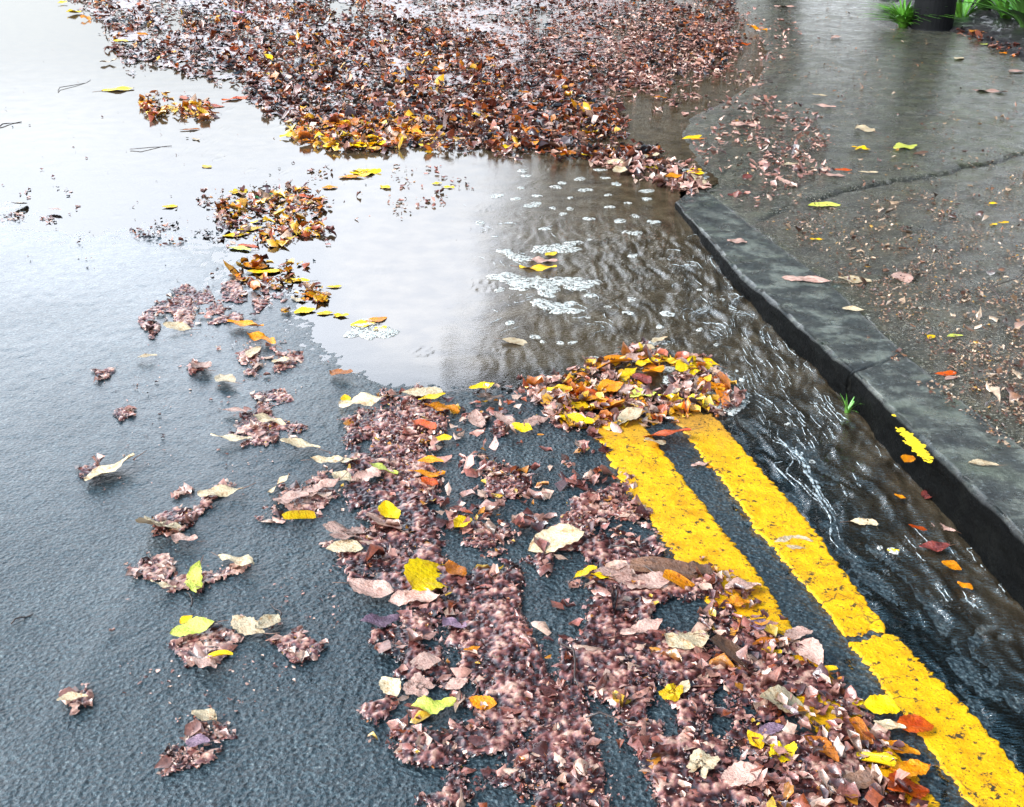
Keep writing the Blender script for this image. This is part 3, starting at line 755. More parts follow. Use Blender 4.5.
def pulp(poly, kw, step, thick, bright=0.0, grow=1.0):
    """a lumpy soaked mat of rotted leaf: verts, faces, colours"""
    P = np.array(poly, float); gx, gy = G(P[:, 0], P[:, 1])
    m = .08; xa = np.arange(gx.min()-m, gx.max()+m, step); ya = np.arange(gy.min()-m, min(gy.max()+m, 13), step*1.15)
    x, y = np.meshgrid(xa, ya); x = x+(vn(x*700, y*700, 1)-.5)*step*.7; y = y+(vn(x*700, y*700, 2)-.5)*step*.7
    px, py = PX(x, y); d = dens(px, py, poly, **kw)
    k = .012/step
    n1 = fbm(x*45, y*45, 401, 3); n2 = 1-np.abs(2*fbm(x*95, y*95, 402, 2)-1); n3 = vn(x/step/2.2, y/step/2.2, 403)
    hgt = thick*(.25+.75*fbm(x*13, y*13, 99, 3)*1.3)*d
    edge_ok = (d*grow+(fbm(x*60, y*60, 405, 3)-.5)*.9) > .45
    z = surf_z(x, y)-.0005+hgt+d*((n1-.5)*.009+n2*.0045+(n3-.5)*.0030+(vn(x/step/1.1, y/step/1.1, 410)-.5)*.0022)
    n4 = fbm(x*120, y*120, 409, 2)
    t = np.clip(.40+1.25*(n1-.5)+.45*(n2-.55)+.55*(n3-.5)+.9*(n4-.5)+bright+(fbm(x*9, y*9, 407, 2)-.5)*.55, 0, 1)
    C_ = np.stack([np.interp(t, [q[0] for q in PULPC], [q[1][c] for q in PULPC]) for c in range(3)], -1)
    F_ = gridfaces(*x.shape); F_ = F_[edge_ok.ravel()[F_].all(1)]
    if not len(F_): return np.zeros((0, 3)), np.zeros((0, 4), int), np.zeros((0, 3))
    return compact(np.stack([x, y, z], -1).reshape(-1, 3), F_, C_.reshape(-1, 3))
def sample(poly, n, edge=14, nscale=.035, thr=.42, seed=0, ystretch=2.2, soft=.12):
    """n points inside a ragged patch of the photograph, thinned by clumpy noise"""
    P = np.array(poly, float); x0, y0 = P.min(0)-edge; x1, y1 = P.max(0)+edge
    out = []; tot = 0
    for _ in range(60):
        m = n*2; px = rng.uniform(x0, x1, m); py = rng.uniform(y0, y1, m)
        d = sdf(px, py, poly)+(fbm(px*.06, py*.12, seed+3, 4)-.5)*edge*2.6
        nn = fbm(px*nscale, py*nscale*ystretch, seed, 4)
        p = sst(0, edge*.5, d)*sst(thr-soft, thr+soft, nn)
        for q in (GAPS if poly is LOWER else ()): p = p*(1-.95*sst(-5, 5, sdf(px, py, q)+(fbm(px*.07, py*.07, 8)-.5)*14))
        k = rng.uniform(0, 1, m) < p; out.append(np.stack([px[k], py[k]], -1)); tot += k.sum()
        if tot >= n: break
    a = np.concatenate(out)[:n]; return a[:, 0], a[:, 1]
def litter(name, label, cat, batches, kind='stuff', mats=()):
    V, Fc, C_ = [], [], []; off = 0
    for (poly, kw, step, th_, br_) in mats:
        v, f, c = pulp(poly, kw, step, th_, br_)
        V.append(v); Fc.append(f+off); C_.append(c); off += len(v)
    for (poly, n, lo, hi, pal, thick, kw, pkw) in batches:
        px, py = sample(poly, n, **kw); v, f, c = pieces(px, py, lo, hi, pal, thick, **pkw)
        V.append(v); Fc.append(f+off); C_.append(c); off += len(v)
    o = link(name, mesh_np(name, np.concatenate(V), np.concatenate(Fc), M['litter'], smooth=True, colors=np.concatenate(C_)))
    return tag(o, label, cat, kind=kind)
UP = [(50, -30), (85, 12), (108, 40), (122, 75), (175, 70), (235, 88), (285, 130), (340, 146), (440, 146), (490, 158), (560, 152), (640, 172), (690, 172), (630, 140), (618, 115), (640, 92), (730, 66), (752, 30), (730, -10), (690, -30)]
UPA = [(55, -30), (95, 20), (120, 60), (200, 72), (260, 90), (330, 120), (430, 128), (560, 140), (620, 130), (625, 100), (520, 60), (420, 20), (360, -30)]
LOWER = [(350, 440), (400, 470), (440, 520), (450, 570), (520, 570), (560, 540), (600, 520), (640, 520), (672, 565), (735, 600), (770, 640), (815, 668), (850, 700), (885, 735), (910, 780), (925, 830), (410, 830), (440, 785), (365, 745), (358, 722), (395, 690), (372, 640), (400, 610), (345, 580), (335, 555), (360, 530), (340, 500)]
GAPS = [[(522, 572), (545, 585), (560, 640), (556, 690), (538, 660), (524, 620)], [(585, 700), (612, 720), (640, 770), (665, 830), (610, 830), (598, 760)], [(700, 620), (716, 640), (712, 660), (698, 645)], [(655, 690), (668, 700), (672, 740), (660, 730)]]
LOWMID = [(350, 400), (420, 390), (520, 385), (590, 372), (600, 430), (650, 520), (640, 540), (560, 545), (480, 560), (400, 500), (350, 470)]
HEAP = [(520, 392), (560, 376), (600, 362), (640, 345), (700, 358), (735, 385), (742, 408), (700, 418), (650, 426), (600, 436), (560, 432)]
litter('leaf_litter', 'mass of wet leaf litter filling the flooded road at the top of the view', 'leaf litter', [
    (UP, 15000, .018, .065, 'far', .010, dict(edge=14, seed=1, thr=.42), dict(flat=.22, elong=(.25, .7))),
    (UP, 4200, .015, .050, 'pale', .012, dict(edge=12, seed=61, thr=.46), dict(flat=.12, elong=(.25, .6))),
    (UPA, 5200, .018, .065, 'rust', .022, dict(edge=12, seed=2, thr=.48), dict(flat=.5)),
    ([(400, -30), (700, -30), (760, 30), (740, 70), (640, 92), (560, 90), (420, 40)], 7500, .014, .050, 'pale', .010, dict(edge=14, seed=5, thr=.40), dict(flat=.2, elong=(.25, .7))),
    ([(290, 118), (345, 120), (445, 118), (450, 150), (345, 152), (285, 146)], 560, .02, .07, 'band', .03, dict(edge=8, seed=6, thr=.3), {}),
    ([(440, 90), (620, 100), (640, 160), (560, 160), (440, 155)], 800, .02, .07, 'rust', .03, dict(edge=8, seed=8, thr=.45), {}),
    ([(600, 145), (700, 165), (705, 182), (722, 178), (706, 196), (684, 196), (640, 182), (590, 165)], 420, .02, .06, 'pale', .01, dict(edge=8, seed=9, thr=.35), {}),
    ([(690, -30), (780, -20), (800, 40), (760, 90), (690, 110), (650, 130), (640, 90), (720, 60)], 420, .015, .05, 'pale', .003, dict(edge=14, seed=55, thr=.50), dict(flat=.15)),
    ([(130, 92), (210, 96), (222, 124), (150, 118)], 260, .015, .06, 'band', .02, dict(edge=8, seed=10, thr=.4), {}),
], mats=[(UP, dict(edge=14, seed=1, thr=.46, nscale=.05), .014, .008, .0)])
litter('leaf_mulch', 'broad mat of soaked maroon and brown leaf mulch beside the yellow lines', 'leaf mulch', [
    (LOWER, 21000, .0025, .010, 'mulch', .009, dict(edge=16, seed=11, nscale=.016, thr=.37, ystretch=1.3, soft=.05), dict(flat=.35)),
    (LOWER, 230, .020, .050, 'mixed', .012, dict(edge=10, seed=15, nscale=.016, thr=.40, ystretch=1.3, soft=.05), dict(flat=.12, elong=(.35, .7))),
    (LOWER, 900, .008, .022, 'mixed', .013, dict(edge=14, seed=11, nscale=.016, thr=.37, ystretch=1.3, soft=.05), dict(flat=.2)),
    (LOWMID, 3200, .003, .011, 'mixed', .009, dict(edge=16, seed=13, nscale=.022, thr=.52, ystretch=1.5, soft=.05), dict(flat=.6)),
    (LOWMID, 420, .015, .040, 'mixed', .010, dict(edge=14, seed=14, nscale=.03, thr=.48), {}),
    ([(700, 560), (750, 600), (820, 660), (880, 730), (930, 830), (760, 830), (700, 680)], 520, .012, .034, 'mixed', .018, dict(edge=10, seed=19, thr=.42), {}),
], mats=[(LOWER, dict(edge=16, seed=11, nscale=.016, thr=.37, ystretch=1.3, soft=.05), .0026, .008, 0.0), (LOWMID, dict(edge=16, seed=13, nscale=.022, thr=.52, ystretch=1.5, soft=.05), .0028, .004, .06)])
litter('leaf_drift', 'loose drift of leaf pieces heaped over the top ends of the yellow lines', 'leaf drift', [
    (HEAP, 520, .010, .045, 'band', .014, dict(edge=8, seed=23, thr=.42), {}),
    (HEAP, 1000, .008, .038, 'pale', .014, dict(edge=8, seed=24, thr=.44), {}),
])
litter('floating_litter', 'scattered small leaf bits drifting mid-puddle and strewn over the bare asphalt', 'leaf litter', [
    ([(200, 190), (300, 185), (340, 215), (330, 245), (250, 258), (210, 235)], 230, .010, .040, 'mixed', .008, dict(edge=12, seed=31, thr=.50), {}),
    ([(210, 190), (330, 190), (320, 240), (230, 245)], 330, .014, .05, 'band', .008, dict(edge=10, seed=32, thr=.48), {}),
    ([(280, 170), (470, 165), (480, 200), (390, 225), (300, 215)], 150, .006, .028, 'mixed', .003, dict(edge=12, seed=33, thr=.54), {}),
    ([(225, 255), (300, 260), (340, 300), (280, 320), (240, 280)], 150, .012, .045, 'band', .004, dict(edge=12, seed=34, thr=.52), {}),
    ([(100, 215), (230, 220), (220, 250), (130, 245)], 110, .006, .025, 'far', .003, dict(edge=12, seed=35, thr=.55), {}),
    ([(-20, 185), (80, 190), (75, 222), (-20, 225)], 110, .006, .025, 'pale', .001, dict(edge=12, seed=36, thr=.50), dict(flat=.08)),
    ([(150, 280), (290, 290), (360, 400), (350, 620), (300, 700), (150, 780), (90, 600), (100, 380)], 420, .0025, .010, 'pale', .001, dict(edge=12, seed=38, thr=.50, nscale=.02, ystretch=1.4), dict(flat=.2)),
    ([(0, 0), (240, 0), (400, 200), (300, 300), (100, 300), (0, 260)], 160, .004, .018, 'far', .002, dict(edge=12, seed=37, thr=.45), {}),
])
litter('pavement_litter', 'fine leaf specks and pale pink bits trodden into the wet pavement', 'leaf litter', [
    ([(700, 100), (790, 95), (830, 120), (840, 170), (790, 215), (730, 200), (690, 170)], 700, .008, .045, 'pale', .003, dict(edge=16, seed=41, thr=.52), {}),
    ([(760, 215), (1040, 160), (1040, 440), (960, 390), (830, 270)], 5200, .003, .012, 'specks', .003, dict(edge=10, seed=42, thr=.45), {}),
    ([(760, 215), (1040, 160), (1040, 440), (960, 390), (830, 270)], 260, .010, .032, 'specks', .004, dict(edge=10, seed=43, thr=.48), {}),
    ([(740, 0), (880, 0), (950, 60), (1040, 80), (1040, 160), (760, 215), (690, 130)], 1300, .004, .022, 'specks', .001, dict(edge=10, seed=44, thr=.46), {}),
    ([(860, 335), (905, 350), (1024, 445), (1030, 470), (1000, 445), (920, 385)], 130, .004, .018, 'specks', .003, dict(edge=5, seed=45, thr=.4), {}),
    ([(945, 25), (1040, 50), (1060, 75), (1020, 62), (960, 38)], 260, .02, .06, 'far', .03, dict(edge=8, seed=46, thr=.4), {}),
])
# ------------------------------------------------------------------ leaf clumps on the bare asphalt
CL = [  # polygon, pieces, big pieces, label
 ([(60, 700), (92, 692), (95, 715), (72, 725)], 150, 8, 'small frayed pale leaf clump, lowest one near the left edge'),
 ([(160, 765), (200, 725), (240, 720), (236, 750), (190, 785), (158, 785)], 620, 16, 'long pale shredded clump at the bottom of the bare asphalt'),
 ([(118, 568), (170, 560), (180, 575), (165, 592), (140, 585)], 260, 12, 'ribbed pinkish clump left of a cream leaf'),
 ([(165, 588), (205, 578), (250, 565), (255, 574), (200, 598), (170, 602)], 220, 14, 'pale clump trailing a thin twig'),
 ([(166, 650), (215, 630), (250, 640), (225, 670), (185, 672)], 420, 18, 'pale clump holding a small curled orange leaf'),
 ([(270, 648), (300, 635), (326, 650), (318, 664), (290, 672)], 340, 10, 'loose brown clump at the right end of the lowest pair'),
 ([(150, 520), (178, 510), (205, 525), (175, 542), (152, 540)], 220, 14, 'cream and brown clump with a leaf arm pointing up right'),
 ([(185, 525), (212, 492), (232, 490), (220, 508), (195, 532)], 130, 10, 'narrow diagonal clump leading up from the cream clump'),
 ([(75, 470), (100, 464), (104, 478), (80, 482)], 130, 4, 'small brown clump touching a pale oblong leaf'),
 ([(105, 415), (130, 404), (138, 412), (120, 425)], 120, 6, 'tiny speckled clump alone on the upper left asphalt'),
 ([(95, 372), (118, 366), (120, 378), (98, 382)], 80, 5, 'faint pink clump above the tiny speckled one'),
 ([(150, 300), (210, 278), (270, 284), (284, 300), (262, 318), (210, 322), (180, 330), (150, 345), (140, 330)], 1300, 50, 'wide dark leaf mat at the rim of the puddle, largest one on the asphalt'),
 ([(222, 350), (285, 345), (306, 362), (300, 375), (260, 382), (236, 366)], 620, 24, 'brown mat with an orange leaf on top, just below the puddle rim'),
 ([(185, 366), (205, 362), (208, 374), (190, 378)], 60, 5, 'little pale pink clump left of the brown mat'),
 ([(232, 420), (262, 408), (290, 424), (306, 430), (295, 450), (240, 452), (228, 440)], 760, 22, 'brown curling mat halfway down, above a cream leaf'),
 ([(250, 395), (280, 388), (298, 404), (262, 412)], 180, 8, 'thin mat connecting two brown mats below the puddle'),
 ([(285, 488), (330, 470), (342, 500), (322, 530), (272, 535), (262, 520)], 900, 30, 'large pinkish mat with an orange folded leaf inside'),
 ([(170, 498), (188, 490), (195, 498), (176, 504)], 60, 4, 'slim pink sliver of litter above the diagonal clump'),
 ([(325, 548), (380, 530), (420, 545), (400, 575), (340, 575)], 600, 26, 'pink mat at the left margin of the big mulch'),
]
for poly, n_, nb, lab in CL:
    k = 31+len(lab); big = n_ > 500; ed_ = 11 if big else 4; tr_ = .43 if big else .27
    px, py = sample(poly, int(n_*.55), edge=ed_+1, seed=k, nscale=.06, thr=tr_+.02, ystretch=1.4)
    v1, f1, c1 = pieces(px, py, .0025, .0095, 'pale' if 'brown' not in lab and 'dark' not in lab else 'mixed', .006, flat=.3)
    px, py = sample(poly, nb, edge=5, seed=k, thr=.35)
    v2, f2, c2 = pieces(px, py, .014, .036, 'pale', .006, flat=.15)
    v0, f0, c0 = pulp(poly, dict(edge=ed_, seed=k, nscale=.06, thr=tr_, ystretch=1.4), .0026, .0022, .26 if ('brown' not in lab and 'dark' not in lab) else .10, 1.2)
    v = np.concatenate([v0, v1, v2]); f = np.concatenate([f0, f1+len(v0), f2+len(v1)+len(v0)]); c = np.concatenate([c0, c1, c2])
    ctr = v.mean(0); ctr[2] = v[:, 2].min()
    tag(link('leaf_clump', mesh_np('leaf_clump', v-ctr, f, M['litter'], colors=c), loc=tuple(ctr)), lab, 'leaf clump', 'clumps on the bare asphalt')
# ------------------------------------------------------------------ individual leaves
REG = [
 ('on the soil bed by the railings', BED),
 ('in the corner pile by the nearer yellow line', [(840, 690), (900, 700), (945, 740), (950, 830), (820, 830), (820, 740)]),
 ('in the gutter stream below the kerb', [(780, 440), (880, 440), (1030, 600), (1030, 640), (900, 620), (800, 500)]),
 ('on the nearer yellow line', [(675, 445), (740, 440), (880, 600), (800, 560)]),
 ('on the farther yellow line', [(680, 540), (730, 535), (745, 580), (700, 575)]),
 ('in the heap over the yellow line ends', [(500, 400), (560, 372), (640, 335), (760, 350), (760, 420), (690, 460), (620, 440), (570, 440), (540, 420)]),
 ('in the mulch mat below the puddle', [(345, 560), (420, 555), (640, 545), (720, 590), (850, 690), (830, 830), (400, 830), (340, 700)]),
 ('among sparse litter between puddle and mulch', [(330, 380), (560, 372), (560, 440), (600, 440), (660, 560), (420, 560), (330, 580)]),
 ('on the open puddle near the rim', [(225, 250), (470, 250), (470, 380), (340, 360), (290, 330)]),
 ('on the brown water among foam', [(470, 190), (700, 190), (700, 330), (560, 360), (480, 370)]),
 ('in the floating drift mid-puddle', [(150, 160), (500, 160), (500, 255), (150, 255)]),
 ('in the yellow band edging the upper litter', [(255, 118), (455, 116), (465, 162), (255, 162)]),
 ('at the downstream tip of the upper litter', [(455, 140), (720, 140), (720, 190), (455, 190)]),
 ('in the short drift at the upper left', [(95, 75), (260, 78), (255, 150), (95, 150)]),
 ('in the upper litter mass', [(30, -60), (770, -60), (770, 90), (640, 150), (455, 145), (255, 120), (95, 75)]),
 ('on the kerb top', [(690, 190), (720, 195), (1030, 448), (1030, 530), (700, 260)]),
 ('on the wet pavement', [(640, -30), (1100, -30), (1100, 480), (1000, 430), (640, 180)]),
]
def region(px, py):
    for nm, poly in REG:
        if bool(inpoly(np.array([px]), np.array([py]), poly)[0]): return nm
    return 'on the bare asphalt left of the mulch'
LV = []
def leaf(px, py, w, shape, colour, rot=None, lift=0.0, tilt=None):
    LV.append(dict(px=px, py=py, w=w, shape=shape, col=colour, rot=rot, lift=lift, tilt=tilt))
for a in [
 (237,14,18,'oval','magenta'),(172,54,12,'oval','orange'),(118,90,28,'maple','yellow'),(75,14,16,'oval','yellow'),(86,20,13,'point','orange'),(62,4,12,'oval','yellow'),
 (122,37,13,'oval','orange'),(121,43,14,'oval','yellow'),(143,36,11,'maple','orange'),(108,64,14,'oval','cream'),(185,98,22,'point','red'),(172,110,24,'maple','gold'),
 (195,109,26,'oval','yellow'),(212,107,22,'oval','red'),(204,118,18,'point','orange'),(160,112,20,'point','pink'),(190,130,18,'point','russet'),(236,99,30,'point','red'),(252,97,18,'oval','pink'),
 (207,167,12,'maple','yellow'),(196,140,12,'point','cream'),(170,207,14,'oval','gold'),(288,138,15,'maple','yellow'),(270,60,14,'point','gold'),(265,76,12,'point','gold'),
 (240,192,18,'maple','yellow'),(243,201,13,'oval','orange'),(287,197,18,'point','yellow'),(236,235,24,'oval','yellow'),(250,229,22,'maple','gold'),(259,222,17,'point','yellow'),
 (302,232,15,'maple','yellow'),(259,198,9,'oval','green'),(273,195,9,'oval','green'),(302,190,20,'point','brown'),(292,207,18,'point','maroon'),(302,197,16,'oval','red'),(248,247,20,'point','red'),(240,250,24,'point','lime'),
 (362,173,26,'maple','yellow'),(352,178,24,'point','orange'),(385,188,14,'oval','gold'),(437,184,9,'oval','yellow'),(448,188,12,'point','gold'),(330,188,14,'oval','orange'),
 (255,266,28,'point','orange'),(264,272,32,'point','gold'),(295,282,26,'point','gold'),(316,296,28,'oval','orange'),(305,312,20,'oval','yellow'),(325,314,15,'oval','yellow'),(341,316,15,'oval','gold'),(313,286,16,'curl','maroon'),(334,287,14,'point','gold'),
 (363,325,22,'oval','yellow'),(376,320,22,'maple','orange'),(380,330,14,'oval','yellow'),(298,300,18,'point','cream'),
 (342,378,27,'oval','russet'),(346,407,14,'oval','gold'),(422,398,38,'point','cream'),(432,403,26,'maple','yellow'),(482,391,24,'oval','yellow'),(488,404,22,'maple','brown'),(442,417,32,'point','orange'),
 (424,434,34,'point','red'),(478,428,26,'oval','pink'),(364,408,44,'point','cream'),(443,448,18,'oval','gold'),(431,472,24,'point','orange'),(427,483,36,'point','orange'),(430,492,20,'oval','red'),
 (384,479,30,'point','lime'),(366,489,30,'point','pink'),(345,470,24,'point','cream'),(391,522,28,'maple','yellow'),(384,533,46,'maple','pink'),(463,534,25,'oval','yellow'),
 (433,590,66,'maple','yellow'),(456,581,30,'oval','russet'),(522,437,22,'maple','yellow'),(505,429,24,'oval','pink'),(536,432,30,'point','pink'),(545,396,28,'point','gold'),(562,398,32,'oval','gold'),
 (583,404,30,'oval','orange'),(577,427,34,'maple','yellow'),(588,403,46,'point','red'),(602,414,42,'oval','orange'),(576,412,28,'oval','gold'),(613,368,40,'curl','orange'),(628,380,26,'point','gold'),
 (648,368,24,'point','gold'),(654,376,30,'oval','orange'),(640,384,26,'oval','maroon'),(692,373,36,'maple','yellow'),(705,368,26,'oval','gold'),(703,386,22,'oval','orange'),(715,392,22,'point','orange'),
 (643,400,28,'oval','lime'),(676,403,32,'point','yellow'),(666,441,44,'maple','red'),(655,450,32,'point','cream'),(625,424,36,'maple','cream'),(515,343,26,'oval','cream'),(543,261,26,'point','pink'),
 (538,268,34,'point','gold'),(551,255,14,'oval','yellow'),(700,467,18,'point','pink'),(712,470,12,'point','orange'),(640,352,26,'point','cream'),(660,345,20,'point','cream'),(635,363,26,'point','pink'),
 (585,585,26,'point','yellow'),(602,589,22,'point','yellow'),(556,553,54,'maple','cream'),(663,581,60,'curl','brown'),(682,597,40,'curl','orange'),(640,592,56,'point','pink'),(612,582,40,'point','pink'),
 (707,556,26,'oval','orange'),(795,547,44,'oval','cream'),(390,701,32,'maple','cream'),(434,718,42,'point','lime'),(483,715,26,'oval','orange'),(472,661,16,'point','orange'),(424,676,32,'maple','pink'),
 (421,700,26,'maple','pink'),(457,697,22,'maple','pink'),(455,637,28,'oval','purple'),(381,632,40,'point','purple'),(372,600,44,'maple','pink'),(415,612,46,'point','pink'),(672,705,24,'maple','gold'),(684,700,18,'oval','cream'),(690,652,38,'oval','cream'),(640,640,44,'point','pink'),
 (783,721,50,'maple','cream'),(796,722,22,'oval','orange'),(769,745,28,'oval','purple'),(753,754,22,'maple','gold'),(778,768,28,'maple','yellow'),(873,772,36,'curl','yellow'),(884,770,20,'oval','yellow'),
 (880,717,34,'oval','yellow'),(856,712,14,'oval','yellow'),(888,734,28,'maple','cream'),(913,735,36,'oval','red'),(899,757,34,'maple','orange'),(908,778,38,'oval','orange'),(905,802,48,'maple','red'),(850,795,50,'point','brown'),
 (797,645,30,'oval','pink'),(806,664,38,'oval','pink'),(757,637,32,'oval','purple'),(735,614,24,'oval','orange'),(770,655,36,'point','russet'),(742,597,34,'maple','pink'),(738,672,60,'curl','brown'),(825,680,20,'curl','gold'),(770,665,18,'oval','gold'),
 (678,655,30,'oval','cream'),(700,580,26,'oval','brown'),(820,762,44,'point','russet'),(740,790,40,'maple','pink'),(700,780,30,'maple','cream'),(860,745,34,'curl','russet'),
 (891,460,16,'oval','orange'),(930,496,20,'oval','maroon'),(942,504,26,'oval','maroon'),(960,522,17,'maple','orange'),(943,528,22,'point','pink'),(974,540,16,'oval','orange'),(863,524,26,'point','cream'),(893,551,11,'oval','yellow'),(925,488,16,'oval','red'),
 (737,242,18,'oval','pink'),(983,465,24,'point','cream'),(945,374,20,'point','red'),(952,379,14,'point','pink'),(808,281,44,'point','pink'),(853,310,18,'oval','cream'),(906,460,10,'oval','orange'),
 (692,136,20,'oval','yellow'),(698,141,16,'point','orange'),(757,27,18,'point','orange'),(743,46,15,'point','red'),(866,130,24,'maple','cream'),(905,148,24,'oval','lime'),(824,206,30,'oval','lime'),
 (843,171,16,'oval','red'),(859,149,16,'maple','gold'),(824,107,20,'maple','pink'),(920,154,18,'point','brown'),(868,173,18,'point','cream'),(835,176,18,'oval','pink'),(1004,54,11,'oval','orange'),(1013,56,9,'oval','pink'),(1016,72,16,'maple','pink'),(957,20,12,'oval','orange'),(950,23,10,'oval','orange'),
 (785,7,20,'point','pink'),(835,38,20,'point','pink'),(993,225,10,'point','yellow'),(1003,223,12,'point','gold'),(993,204,8,'oval','gold'),(817,240,12,'point','gold'),(932,338,10,'oval','gold'),(955,337,14,'point','lime'),(905,278,26,'oval','pink'),(855,280,28,'oval','cream'),
 (985,45,14,'point','lime'),(960,59,18,'point','cream'),(990,92,30,'point','pink'),(820,96,14,'oval','cream'),(790,165,14,'oval','cream'),(745,125,24,'maple','pink'),(780,118,22,'point','pink'),(790,185,26,'point','pink'),(735,195,16,'point','maroon'),(745,178,20,'point','maroon'),(690,62,16,'point','cream'),(660,100,20,'point','orange'),
 (228,384,32,'oval','cream'),(112,477,52,'point','cream'),(301,455,36,'point','cream'),(232,445,36,'point','cream'),(235,418,26,'point','pink'),(262,345,34,'point','orange'),(256,357,22,'oval','cream'),(282,366,18,'maple','cream'),(178,332,26,'oval','cream'),(246,330,40,'point','orange'),(200,372,26,'maple','pink'),(148,362,18,'point','cream'),
 (237,572,44,'point','cream'),(165,596,24,'point','cream'),(200,590,38,'point','lime'),(205,676,28,'oval','pink'),(222,668,22,'curl','yellow'),(250,638,46,'point','cream'),(195,641,40,'oval','lime'),(268,634,32,'oval','cream'),(186,550,28,'oval','pink'),(222,502,40,'point','cream'),(165,535,40,'maple','cream'),(300,527,30,'curl','gold'),(322,500,40,'point','pink'),(292,508,36,'maple','pink'),(344,488,24,'oval','cream'),(206,730,30,'maple','cream'),(200,755,24,'oval','purple'),(75,712,26,'point','cream'),(188,632,14,'oval','gold'),(270,430,30,'point','cream'),(280,495,26,'point','cream'),(328,470,30,'point','cream'),(352,545,40,'maple','pink'),(345,560,34,'oval','cream'),
 (20,207,18,'maple','cream'),(55,213,16,'point','pink'),
]: leaf(*a)
def rand_leaves(poly, n, w0, w1, cols, shapes='oval point maple'.split()):
    px, py = sample(poly, n, edge=6, seed=200+len(LV), thr=.4)
    cs = [c for c, k in cols for _ in range(k)]
    for x, y in zip(px, py): leaf(float(x), float(y), random.uniform(w0, w1)*scale_at(y), random.choice(shapes), random.choice(cs), lift=random.uniform(0, .012))
YB = (('yellow', 5), ('gold', 5), ('orange', 4), ('red', 2), ('russet', 2), ('cream', 1))
rand_leaves([(295, 124), (445, 122), (448, 148), (345, 152), (290, 148)], 26, .06, .10, YB)
rand_leaves([(460, 100), (620, 110), (640, 165), (470, 158)], 12, .05, .085, (('orange', 4), ('red', 3), ('gold', 3), ('russet', 4)))
rand_leaves([(560, 150), (700, 165), (705, 182), (600, 180)], 9, .06, .09, (('cream', 4), ('gold', 3), ('yellow', 2), ('orange', 2)))
rand_leaves([(380, 55), (540, 70), (620, 95), (600, 120), (400, 110), (380, 80)], 10, .05, .08, (('orange', 4), ('red', 2), ('gold', 3), ('russet', 3)))
rand_leaves([(560, 372), (660, 345), (740, 395), (650, 425), (560, 430)], 16, .035, .07, (('cream', 5), ('orange', 3), ('gold', 3), ('pink', 4), ('russet', 2)))
rand_leaves([(420, 400), (580, 390), (600, 440), (560, 450), (420, 450)], 10, .03, .055, (('pink', 4), ('cream', 2), ('russet', 2), ('gold', 1)))
ORD = ['', 'first', 'second', 'third', 'fourth', 'fifth', 'sixth', 'seventh', 'eighth', 'ninth', 'tenth', 'eleventh', 'twelfth', 'thirteenth', 'fourteenth', 'fifteenth', 'sixteenth', 'seventeenth', 'eighteenth', 'nineteenth', 'twentieth']
print('NLV', len(LV))
if len(LV) > 325: LV = LV[:325]
mk = 0
for L in LV:
    if L['shape'] == 'maple':
        mk += 1
        if mk % 3 or L['w'] > 40: L['shape'] = 'oval'
fam = {}
for L in LV:
    L['reg'] = region(L['px'], L['py'])
    fam.setdefault((L['shape'], L['col'], L['reg']), []).append(L)
for (sh, co, rg), ls in fam.items():
    ls.sort(key=lambda a: a['px'])
    for i, L in enumerate(ls):
        rg_ = rg
        noun = 'petal' if co == 'magenta' else 'leaf'
        base = f"{CWORD[co]} {SHAPEW[sh]} {noun} {rg}"
        if len(ls) > 1:
            base += ', leftmost such' if i == 0 else (', rightmost such' if i == len(ls)-1 else f", {ORD[i+1]} such from left")
        if len(base.replace('-', ' ').split()) > 16: base = base.replace(' in the corner pile by', ' by')
        L['label'] = base
ir = random.Random(5)
for L in LV:
    px, py = L['px'], L['py']
    x, y = [float(a) for a in G(px, py, 0)]
    gut = 'gutter' in L['reg']
    if x > float(kerb_front_x(y)) and not gut:
        x, y, z = [float(a) for a in GH(px, py)]
    z = float(surf_z(np.array([x]), np.array([y]))[0])
    piled = any(k in L['reg'] for k in ('mulch', 'litter mass', 'band', 'heap', 'corner', 'tip'))
    if px == 891: z = .045; x, y = [float(a) for a in G(px, py, z)]; x = float(kerb_front_x(y))-.022; 
    size = L['w']/scale_at(py)*1.12
    if L['shape'] == 'maple': size *= 1.05
    z += (.013 if piled else .0022)+L['lift']*.7
    rot = L['rot'] if L['rot'] is not None else (ir.gauss(0, .55)+(math.pi if ir.random() < .5 else 0) if L['shape'] in ('point', 'curl', 'oval') else ir.uniform(0, 6.28))
    tl = .16 if piled else .03
    o = link('petal' if L['col'] == 'magenta' else 'leaf', ir.choice(LMESH[L['shape']]), loc=(x, y, z+.004*size), rot=(ir.gauss(0, tl), ir.gauss(0, tl), rot), scale=(size, size*ir.uniform(.85, 1.1), size*(ir.uniform(.35, .85) if piled else ir.uniform(.22, .5))))
    o.material_slots[0].link = 'OBJECT'; o.material_slots[0].material = LM[L['col']]
    tag(o, L['label'], 'petal' if L['col'] == 'magenta' else 'leaf', 'fallen leaves')
    if size > .035 and L['shape'] in ('oval', 'point') and L['w'] > 20 and ir.random() < .6 or L['w'] > 40 and L['shape'] == 'point':
        link('stalk', ir.choice(st_me), o)
